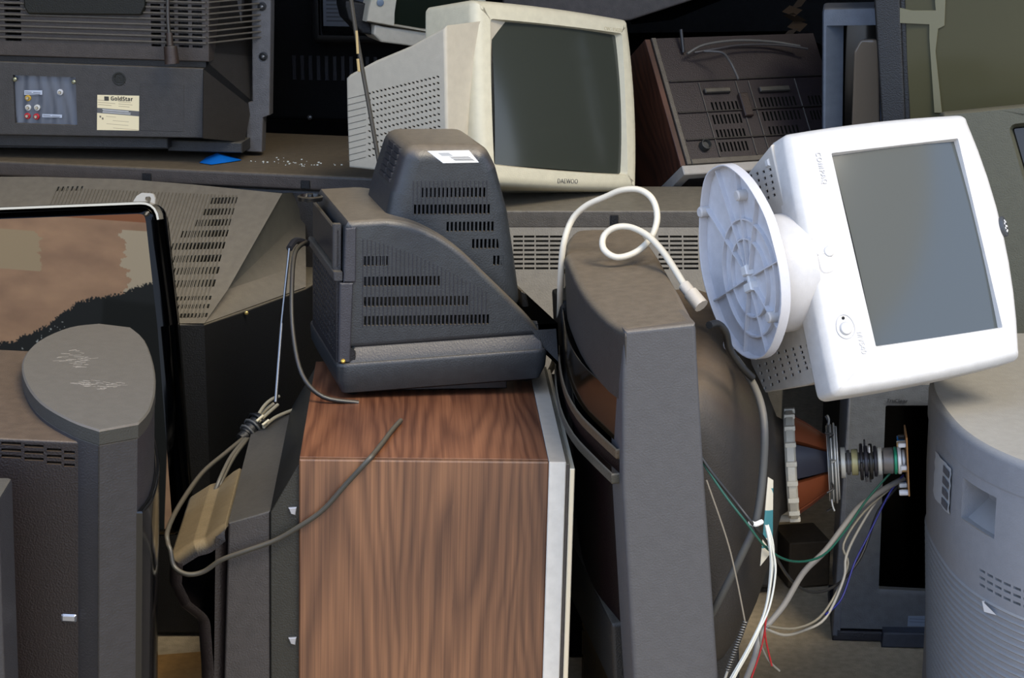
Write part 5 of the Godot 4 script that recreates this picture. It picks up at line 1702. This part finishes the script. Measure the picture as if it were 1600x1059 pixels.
# ---- what lies along the top and in the dark behind
func build_upper_row():
	var pl := plastic(0.5)
	# blue-grey framed set
	var t := thing("framed_tv", "blue-grey framed television with a painted tan reflection, left of the black-framed green screen", "television", Vector3(0.6419, 1.1864, -1.2782), Vector3(-9, 0, 0))
	var outer := Shape.ccw(p2([0, -0.0013, 0.1239, 0.0033, 0.1436, -0.3691, 0.012, -0.377]))
	var hole := Shape.ccw(p2([0.0446, -0.0361, 0.1164, -0.0349, 0.1335, -0.3503, 0.0525, -0.3526]))
	var ro := Shape.rounded(outer, 0.008, 3)
	var rb := Shape.rounded(Shape.ccw(p2([0.0092, -0.0367, 0.1203, -0.0335, 0.1379, -0.3611, 0.0182, -0.3645])), 0.003, 3)
	var rh := Shape.rounded(hole, 0.004, 3)
	var s := Shape.new()
	s.loft([Shape.ring(ro, -0.11), Shape.ring(ro, -0.005), Shape.ring(Shape.inset(ro, 0.003), 0.0), Shape.ring(rb, 0.0), Shape.ring(rh, -0.03)], true, false)
	obj("cabinet_front", s, plastic(0.42, 0.2), t, Color(0.33, 0.36, 0.41), 0.3)
	s = Shape.new()
	s.sheet(Vector3(hole[0].x, hole[0].y, -0.045), Vector3(hole[1].x, hole[1].y, -0.045), Vector3(hole[2].x, hole[2].y, -0.045), Vector3(hole[3].x, hole[3].y, -0.045), 0.012)
	obj("screen_surround", s, plain(0.2), t, Color(0.035, 0.028, 0.025))
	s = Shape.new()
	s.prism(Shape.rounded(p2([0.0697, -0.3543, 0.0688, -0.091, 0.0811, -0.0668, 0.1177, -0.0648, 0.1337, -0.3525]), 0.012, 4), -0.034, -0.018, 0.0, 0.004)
	obj("screen", s, plain(0.16), t, Color(0.42, 0.37, 0.31))  # tan panel stands in for a reflection on the glass
	# black-framed set whose wide screen carries a painted-in reflection
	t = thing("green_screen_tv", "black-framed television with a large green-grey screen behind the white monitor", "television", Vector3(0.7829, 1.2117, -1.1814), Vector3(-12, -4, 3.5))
	s = Shape.new()
	s.prism(Shape.ccw(p2([-0.0536, 0.079, 0.0011, 0.0765, 0.0137, -0.3902, -0.0329, -0.3918])), -0.22, 0.0, 0.004, 0.006)
	obj("side_frame", s, plastic(0.45), t, Color(0.105, 0.10, 0.10))
	s = Shape.new()
	s.prism(Shape.ccw(p2([-0.0005, 0.0765, 0.0097, 0.0761, 0.0225, -0.3862, 0.0109, -0.3873])), -0.2, -0.008, 0.001, 0.002)
	obj("inner_lip", s, plastic(0.4), t, Color(0.05, 0.05, 0.05))
	var g := p3([0.001, -0.3261, -0.02, 0.4452, -0.3374, -0.02, 0.444, 0.0693, -0.02, 0.0019, 0.0891, -0.02])
	s = Shape.new()
	s.sheet(g[0], g[1], g[2], g[3], 0.02, 14)
	obj("screen", s, plain(0.14, 0.0, 0.22), t, Color(0.28, 0.275, 0.195))
	s = Shape.new()
	s.box(Vector3(0.02, g[0].y - 0.035, -0.20), Vector3(g[1].x + 0.04, g[2].y + 0.05, -0.03), 0.01)
	obj("cabinet", s, plastic(0.5), t, Color(0.1, 0.1, 0.1))
	# cream outline on the glass: reflection of a cream monitor, built as a strip
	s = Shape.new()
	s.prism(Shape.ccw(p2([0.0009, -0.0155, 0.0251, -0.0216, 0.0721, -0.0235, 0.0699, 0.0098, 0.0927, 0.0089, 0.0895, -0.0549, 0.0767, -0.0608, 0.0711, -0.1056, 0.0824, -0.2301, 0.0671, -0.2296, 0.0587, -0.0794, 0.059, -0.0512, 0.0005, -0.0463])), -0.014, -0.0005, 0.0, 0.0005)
	obj("painted_reflection", s, plain(0.35), t, Color(0.40, 0.385, 0.29))
	# grey-green set at the right edge
	t = thing("olive_tv", "olive-grey television at the right edge behind the white monitor", "television", Vector3(0.8894, 1.0307, -0.928), Vector3(-9, -8, -1))
	outer = Shape.ccw(p2([-0.06, -0.0123, 0.0482, 0.0032, 0.1912, 0.0224, 0.2227, -0.4442, -0.0322, -0.4676]))
	hole = Shape.ccw(p2([0.0785, -0.0361, 0.1702, -0.0225, 0.194, -0.3771, 0.182, -0.3778, 0.1214, -0.1574]))
	ro = Shape.rounded(outer, 0.012, 3)
	rh = Shape.rounded(hole, 0.005, 3)
	s = Shape.new()
	s.loft([Shape.ring(ro, -0.11), Shape.ring(ro, -0.008), Shape.ring(Shape.inset(ro, 0.006), 0.0), Shape.ring(Shape.inset(rh, -0.004), 0.0), Shape.ring(rh, -0.02)], true, false)
	obj("cabinet_front", s, plastic(0.55, 0.25, 0.5, true), t, Color(0.30, 0.30, 0.25), 0.2)
	s = Shape.new()
	s.prism(rh, -0.03, -0.016, 0.0, 0.002)
	obj("screen", s, plain(0.15), t, Color(0.10, 0.105, 0.085))
	# cream set lying overhead, partly in view
	t = thing("small_cream_tv", "small cream television with a dark green screen, propped above the cream monitor", "television", Vector3(-0.2562, 1.1679, -1.6246), Vector3(20, 0, -10))
	s = Shape.new()
	outer = Shape.ccw(p2([-0.0573, 0.0769, 0.1946, 0.1141, 0.2245, -0.0584, 0.1321, -0.0622, 0.0827, -0.0602, 0.0051, -0.0594, -0.0628, -0.0573, -0.0623, -0.023, -0.0579, 0.006]))
	hole = Shape.ccw(p2([0.0016, 0.0643, 0.1756, 0.0897, 0.1997, -0.0501, 0.1307, -0.0537, 0.0696, -0.0548, 0.0057, -0.0536, 0.0031, -0.0281, 0.0029, 0.0004, 0.0028, 0.0289]))
	s.loft([Shape.ring(outer, -0.05), Shape.ring(outer, -0.004), Shape.ring(Shape.inset(outer, 0.003), 0.0), Shape.ring(Shape.inset(hole, -0.002), 0.0), Shape.ring(hole, -0.012)], true, false)
	obj("bezel", s, plastic(0.45, 0.15, 0.5, true), t, Color(0.74, 0.71, 0.63))
	s = Shape.new()
	s.prism(hole, -0.03, -0.010, 0.0, 0.001)
	obj("screen", s, plain(0.12), t, Color(0.10, 0.115, 0.085))
	s = Shape.new()
	s.prism(Shape.rounded(p2([-0.0383, -0.0607, -0.0168, -0.0634, 0.2281, -0.059, 0.2311, -0.0762, 0.0493, -0.0976, -0.0173, -0.098, -0.0377, -0.0835]), 0.006, 3), -0.12, -0.012, 0.006, 0.004)
	obj("underside_shell", s, plastic(0.45, 0.15, 0.5, true), t, Color(0.72, 0.69, 0.62))
	s = Shape.new()
	s.prism(Shape.rounded(p2([-0.108, -0.0181, -0.0555, -0.0193, -0.0439, -0.0635, -0.0311, -0.0876, -0.0585, -0.0856, -0.0942, -0.059, -0.1058, -0.0321]), 0.006, 3), -0.11, -0.03, 0.004, 0.004)
	obj("side_shell", s, plastic(0.6), t, Color(0.06, 0.055, 0.05))
	s = Shape.new()
	var ky := p3([-0.0376, -0.0109, 0.001])
	s.t = Transform3D(Basis(), ky[0])
	s.lathe(PackedVector2Array([Vector2(0.008, -0.002), Vector2(0.008, 0.002), Vector2(0.006, 0.003)]), 18)
	obj("round_key", s, plain(0.3), t, Color(0.42, 0.47, 0.52))
	# black set with a printed plate, deep in the dark
	var o := p3([-0.4544, 0.9317, -1.8837])[0]
	t = thing("black_back_tv", "black television back with a pale printed plate, in the dark beside the cream monitor", "television", Vector3(o.x, 0.84, o.z), Vector3(-8, 0, 0))
	s = Shape.new()
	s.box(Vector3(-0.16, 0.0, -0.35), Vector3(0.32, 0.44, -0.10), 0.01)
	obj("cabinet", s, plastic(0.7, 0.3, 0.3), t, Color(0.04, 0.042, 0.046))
	s = Shape.new()
	s.prism(Shape.rounded(p2([-0.02, 0.20, 0.26, 0.20, 0.24, 0.36, 0.16, 0.40, 0.03, 0.385, -0.02, 0.34]), 0.02, 4), -0.10, 0.0, 0.004, 0.02)
	obj("tube_cap", s, plastic(0.5), t, Color(0.10, 0.105, 0.11))
	s = Shape.new()
	for k in 14: s.box(Vector3(-0.09 + 0.02 * k, 0.10, -0.10), Vector3(-0.08 + 0.02 * k, 0.16, -0.096), 0.001)
	obj("vent_ribs", s, plastic(0.5), t, Color(0.08, 0.082, 0.09)).set_meta("kind", "stuff")
	label_sheet("type_plate", t, PackedVector3Array([Vector3(0.012, 0.242, 0.001), Vector3(0.13, 0.242, 0.001), Vector3(0.13, 0.355, 0.001), Vector3(0.012, 0.355, 0.001)]), print_image(96, 96, Color(0.27, 0.29, 0.32), Color(0.14, 0.15, 0.17), [[52, 16, 30, 6], [36, 14, 9, 12], [6, 36, 60, 3], [6, 44, 44, 3], [6, 52, 54, 3], [6, 60, 40, 3], [6, 68, 58, 3], [6, 76, 50, 3], [6, 84, 36, 3]]))
	screw(t, Vector3(-0.05, 0.01, -0.097), Vector3.ZERO, 0.006, Color(0.5, 0.5, 0.5))
	# slab of a grey set overhead
	o = p3([0.2775, 1.0955, -1.8744])[0]
	t = thing("overhead_tv", "dusty grey television slab above and behind the cream monitor, its lower edge slanting", "television", o, Vector3(0, 0, 0))
	s = Shape.new()
	s.prism(p2([-0.30, 0.015, -0.05, -0.005, 0.0, 0.0, 0.17, 0.055, 0.30, 0.10, 0.30, 0.30, -0.30, 0.30]), -0.35, 0.0, 0.006, 0.006)
	obj("cabinet", s, plastic(0.7), t, Color(0.36, 0.33, 0.30), 0.4)
	s = Shape.new()
	s.prism(p2([0.004, -0.012, 0.10, -0.001, 0.30, 0.08, 0.30, 0.098, 0.16, 0.05, 0.0, -0.003]), -0.25, -0.02, 0.003, 0.003)
	obj("dark_lip", s, plastic(0.9, 0.3, 0.1), t, Color(0.03, 0.03, 0.03))
	# black set it rests on
	o = p3([0.5507, 1.0257, -2.1146])[0]
	t = thing("black_case_tv", "black television case in the shadow under the slanting grey slab", "television", Vector3(o.x, 0.80, o.z), Vector3(6, 0, 0))
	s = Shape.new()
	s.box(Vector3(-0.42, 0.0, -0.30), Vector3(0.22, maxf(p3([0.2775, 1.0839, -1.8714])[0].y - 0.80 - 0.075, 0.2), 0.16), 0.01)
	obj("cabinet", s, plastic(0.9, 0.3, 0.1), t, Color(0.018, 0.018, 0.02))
	s = Shape.new()
	s.box(Vector3(-0.36, 0.06, 0.16), Vector3(0.18, 0.22, 0.18), 0.008)
	obj("back_cover", s, plastic(0.9, 0.3, 0.1), t, Color(0.02, 0.02, 0.02))

# ---- cords and scraps
func build_loose():
	var t := thing("mains_cord", "grey mains cord draped over the wood-grain set, its end bundled with a tie", "cord", Vector3(-0.3327, 0.6163, 0.0055), Vector3(2.58, -0.7, -1.44))
	var path := p3([0.1726, -0.0203, -0.32, 0.1553, -0.0045, -0.24, 0.1311, -0.005, -0.12, 0.1047, -0.0028, 0.008, 0.073, -0.0376, 0.008, 0.0382, -0.079, 0.008, 0.0031, -0.1064, 0.006, -0.0372, -0.1325, 0.002, -0.0876, -0.1528, 0, -0.123, -0.1677, -0.002, -0.1505, -0.1878, -0.004, -0.1767, -0.1923, -0.004, -0.1976, -0.1826, -0.012, -0.2041, -0.1587, -0.02, -0.2091, -0.1494, -0.03, -0.2122, -0.1382, -0.06, -0.2084, -0.1433, -0.2, -0.1861, -0.1374, -0.36, -0.1526, -0.1271, -0.45, -0.1204, -0.1154, -0.52])
	path = p3([0.1575, 0.0045, -0.2124, 0.1431, 0.0045, -0.151, 0.1284, 0.0045, -0.0771, 0.1161, 0.0045, -0.0201, 0.1096, 0.0045, 0.0078]) + path.slice(4)
	cable("cord", t, path, 0.0042, Color(0.19, 0.185, 0.17), 0.45, 0.3)
	cable("cord_loop", t, p3([-0.1193, -0.1177, -0.52, -0.1385, -0.1211, -0.415, -0.15, -0.1318, -0.325, -0.1667, -0.1734, -0.3]), 0.0038, Color(0.24, 0.24, 0.23), 0.45, 0.35)
	cable("cord_loop", t, p3([-0.115, -0.118, -0.525, -0.1333, -0.1225, -0.42, -0.1465, -0.1361, -0.335, -0.161, -0.1674, -0.31]), 0.0034, Color(0.22, 0.22, 0.21), 0.45, 0.35)
	var h := p3([-0.1303, -0.1197, -0.514, -0.1217, -0.1135, -0.522, -0.1067, -0.1002, -0.539, -0.0958, -0.0921, -0.549])
	var s := Shape.new()
	s.tube(PackedVector3Array([h[0], h[1]]), 0.0115, 10, 1)
	s.tube(PackedVector3Array([h[1], h[1].lerp(h[2], 0.5), h[2], h[3]]), 0.0135, 10, 2, 0.017)
	obj("connector", s, plastic(0.5), t, Color(0.10, 0.10, 0.10))
	for k in 3:
		s = Shape.new()
		var ringp := PackedVector3Array()
		var c := h[1].lerp(h[3], 0.15 + 0.32 * k)
		var d := (h[3] - h[1]).normalized()
		var e1 := d.cross(Vector3.BACK).normalized()
		var e2 := d.cross(e1)
		for j in 13: ringp.append(c + (e1 * cos(TAU * j / 12.0) + e2 * sin(TAU * j / 12.0)) * (0.016 + 0.002 * k))
		s.tube(ringp, 0.0027, 6, 1)
		obj("tie", s, plastic(0.5), t, Color(0.30, 0.295, 0.29) if k != 2 else Color(0.07, 0.07, 0.07))
	for w in [[-0.1045, -0.0885, -0.54, -0.0926, -0.0741, -0.571, -0.08, -0.0667, -0.593, -0.0669, -0.0646, -0.608], [-0.0977, -0.0889, -0.525, -0.0842, -0.0811, -0.549, -0.0672, -0.071, -0.574], [-0.089, -0.0967, -0.515, -0.0706, -0.0891, -0.552, -0.0399, -0.0835, -0.585], [-0.1026, -0.0928, -0.547, -0.0889, -0.084, -0.585, -0.0755, -0.0748, -0.596]]:
		cable("bared_wire", t, p3(w), 0.0032, Color(0.66, 0.62, 0.52), 0.5)
	for w in [[-0.102, -0.0878, -0.521, -0.0911, -0.0797, -0.531], [-0.0909, -0.0914, -0.509, -0.0799, -0.084, -0.517]]:
		cable("plug_pin", t, p3(w), 0.0026, Color(0.85, 0.8, 0.66), 0.25)
	# white signal cable with its plug
	t = thing("signal_cable", "white signal cable looped on the dusty open television, plug toward the swivel foot", "cable", Vector3(0.1628, 0.862, 0.1485), Vector3(8, 0, 3))
	var vg := p3([0.0163, -0.3371, -0.95, 0.0223, -0.2931, -0.88, 0.0136, -0.2061, -0.74, 0.0018, -0.1159, -0.62, -0.0055, -0.0529, -0.55, -0.0012, 0.0129, -0.53, 0.0167, 0.054, -0.54, 0.0404, 0.0796, -0.53, 0.0706, 0.0965, -0.51, 0.097, 0.1102, -0.49, 0.1237, 0.1119, -0.47, 0.1409, 0.098, -0.45, 0.1434, 0.0713, -0.43, 0.1286, 0.044, -0.41, 0.1011, 0.0235, -0.4, 0.0677, 0.0176, -0.395, 0.0484, 0.0289, -0.41, 0.0517, 0.0461, -0.43, 0.0706, 0.0598, -0.43, 0.0957, 0.0609, -0.42, 0.1183, 0.0511, -0.39, 0.134, 0.0326, -0.35, 0.1438, 0.0108, -0.3, 0.15, -0.0078, -0.25])
	cable("cable", t, vg, 0.0056, Color(0.80, 0.77, 0.70), 0.45)
	s = Shape.new()
	var pg := p3([0.1481, -0.0046, -0.255, 0.1549, -0.0143, -0.24, 0.1674, -0.0315, -0.22])
	s.tube(PackedVector3Array([pg[0], pg[1]]), 0.010, 10, 1)
	s.tube(PackedVector3Array([pg[1], pg[2]]), 0.0125, 10, 1)
	obj("plug", s, plastic(0.45, 0.2, 0.5, true), t, Color(0.74, 0.70, 0.64))
	# black lead near the swivel foot
	var bk := thing("black_lead", "short black lead hanging between the swivel foot and the picture tube", "cord", Vector3(0.1628, 0.862, 0.1485), Vector3(8, 0, 3))
	cable("lead", bk, p3([0.141, -0.018, -0.05, 0.1593, -0.0227, -0.07, 0.1731, -0.0405, -0.08, 0.1807, -0.069, -0.09, 0.2004, -0.1009, -0.1, 0.2205, -0.124, -0.11]), 0.006, Color(0.07, 0.065, 0.06), 0.5)
	# thin rod hanging in front of the cream monitor
	var r := thing("hanging_rod", "thin dark rusty rod hanging in front of the cream monitor's slotted side", "rod", p3([-0.2435, 0.9725, -0.6857])[0])
	var rp := p3([-0.2435, 0.968, -0.6846, -0.2696, 1.0893, -0.7573, -0.2906, 1.1889, -0.814, -0.3084, 1.2901, -0.8712])
	for i in 4: rp[i] -= r.position
	s = Shape.new()
	s.tube(rp, 0.0042, 8, 4)
	obj("rod", s, plastic(0.6), r, Color(0.19, 0.17, 0.145))
	s = Shape.new()
	var pe := p3([-0.286, 1.1516, -0.7889, -0.2872, 1.1723, -0.7942, -0.2884, 1.1929, -0.7995, -0.2833, 1.1201, -0.7755, -0.2857, 1.143, -0.7815])
	for i in 5: pe[i] -= r.position
	s.tube(PackedVector3Array([pe[0], pe[1], pe[2]]), 0.0025, 6, 2)
	s.tube(PackedVector3Array([pe[3], pe[4]]), 0.0028, 6, 2)
	obj("peeling_tape", s, plain(0.6), r, Color(0.62, 0.54, 0.36))
	# crumpled brown strip in the dark at the top
	var st := thing("brown_scrap", "crumpled brown strip in the dark above the upturned wood-sided set", "scrap", p3([0.645, 1.1147, -1.7244])[0])
	s = Shape.new()
	var sp := p3([0.6753, 1.1719, -1.7599, 0.6451, 1.1411, -1.7209, 0.6251, 1.1291, -1.6972, 0.6581, 1.109, -1.723, 0.638, 1.0944, -1.6985, 0.6231, 1.0752, -1.7142])
	for i in sp.size() - 1:
		var a := sp[i] - st.position
		var c := sp[i + 1] - st.position
		var wd := Vector3(0.010 + 0.003 * (i % 2), 0.004 * (1 - 2 * (i % 2)), 0.012)
		s.quad(a - wd, c - wd, c + wd, a + wd)
		s.quad(a - wd - Vector3(0, 0, 0.002), a + wd - Vector3(0, 0, 0.002), c + wd - Vector3(0, 0, 0.002), c - wd - Vector3(0, 0, 0.002))
	obj("strip", s, plain(0.4), st, Color(0.24, 0.19, 0.15))
	# scrap of blue plastic
	var b := thing("blue_scrap", "crumpled scrap of bright blue plastic under the grey back-facing set", "scrap", p3([-0.6331, 0.842, -1.4276])[0])
	s = Shape.new()
	var bp := p3([-0.6759, 0.842, -1.3952, -0.6464, 0.842, -1.3712, -0.6192, 0.842, -1.3952, -0.5872, 0.842, -1.4276, -0.6051, 0.842, -1.4604, -0.6696, 0.842, -1.4604, -0.6348, 0.842, -1.4194, -0.6433, 0.842, -1.4521])
	for i in 8: bp[i] -= b.position
	for i in [6, 7]: bp[i].y += 0.012
	s.tri(bp[0], bp[1], bp[6]); s.tri(bp[1], bp[2], bp[6]); s.tri(bp[2], bp[3], bp[6]); s.tri(bp[3], bp[4], bp[6]); s.tri(bp[4], bp[7], bp[6]); s.tri(bp[7], bp[5], bp[6]); s.tri(bp[5], bp[0], bp[6])
	s.quad(bp[0], bp[5], bp[4], bp[3])
	s.tri(bp[0], bp[3], bp[2]); s.tri(bp[0], bp[2], bp[1])
	obj("sheet", s, plain(0.3), b, Color(0.08, 0.42, 0.78))
	# glass crumbs on the console top
	s = Shape.new()
	var rng := RandomNumberGenerator.new()
	rng.seed = 12
	var gp := p3([-0.5766, 0.8405, -1.42, -0.451, 0.8405, -1.3402, -0.3212, 0.8405, -1.3402, -0.5078, 0.8405, -1.4941])
	for k in 40:
		var p := gp[0].lerp(gp[2], rng.randf()).lerp(gp[3].lerp(gp[1], rng.randf()), rng.randf() * 0.8)
		var z := rng.randf_range(0.0008, 0.0022)
		s.box(p - Vector3(z, 0.0, z), p + Vector3(z, z * 1.2, z), 0.0003)
	var cr := obj("glass_crumbs", s, plain(0.2), null, Color(0.75, 0.76, 0.72))
	tag(cr, "scattered glass crumbs on the dusty console top", "glass")
	cr.set_meta("kind", "stuff")
	# cardboard on the floor in the gap at lower left
	var cb := thing("cardboard_sheet", "tan cardboard sheet on the floor in the gap at lower left", "cardboard", p3([-0.6315, 0, -0.6298])[0], Vector3(12, 0, 0))
	s = Shape.new()
	s.box(Vector3(-0.10, 0.001, -0.05), Vector3(0.055, 0.006, 0.3), 0.001)
	obj("sheet", s, plastic(0.85), cb, Color(0.66, 0.50, 0.28))
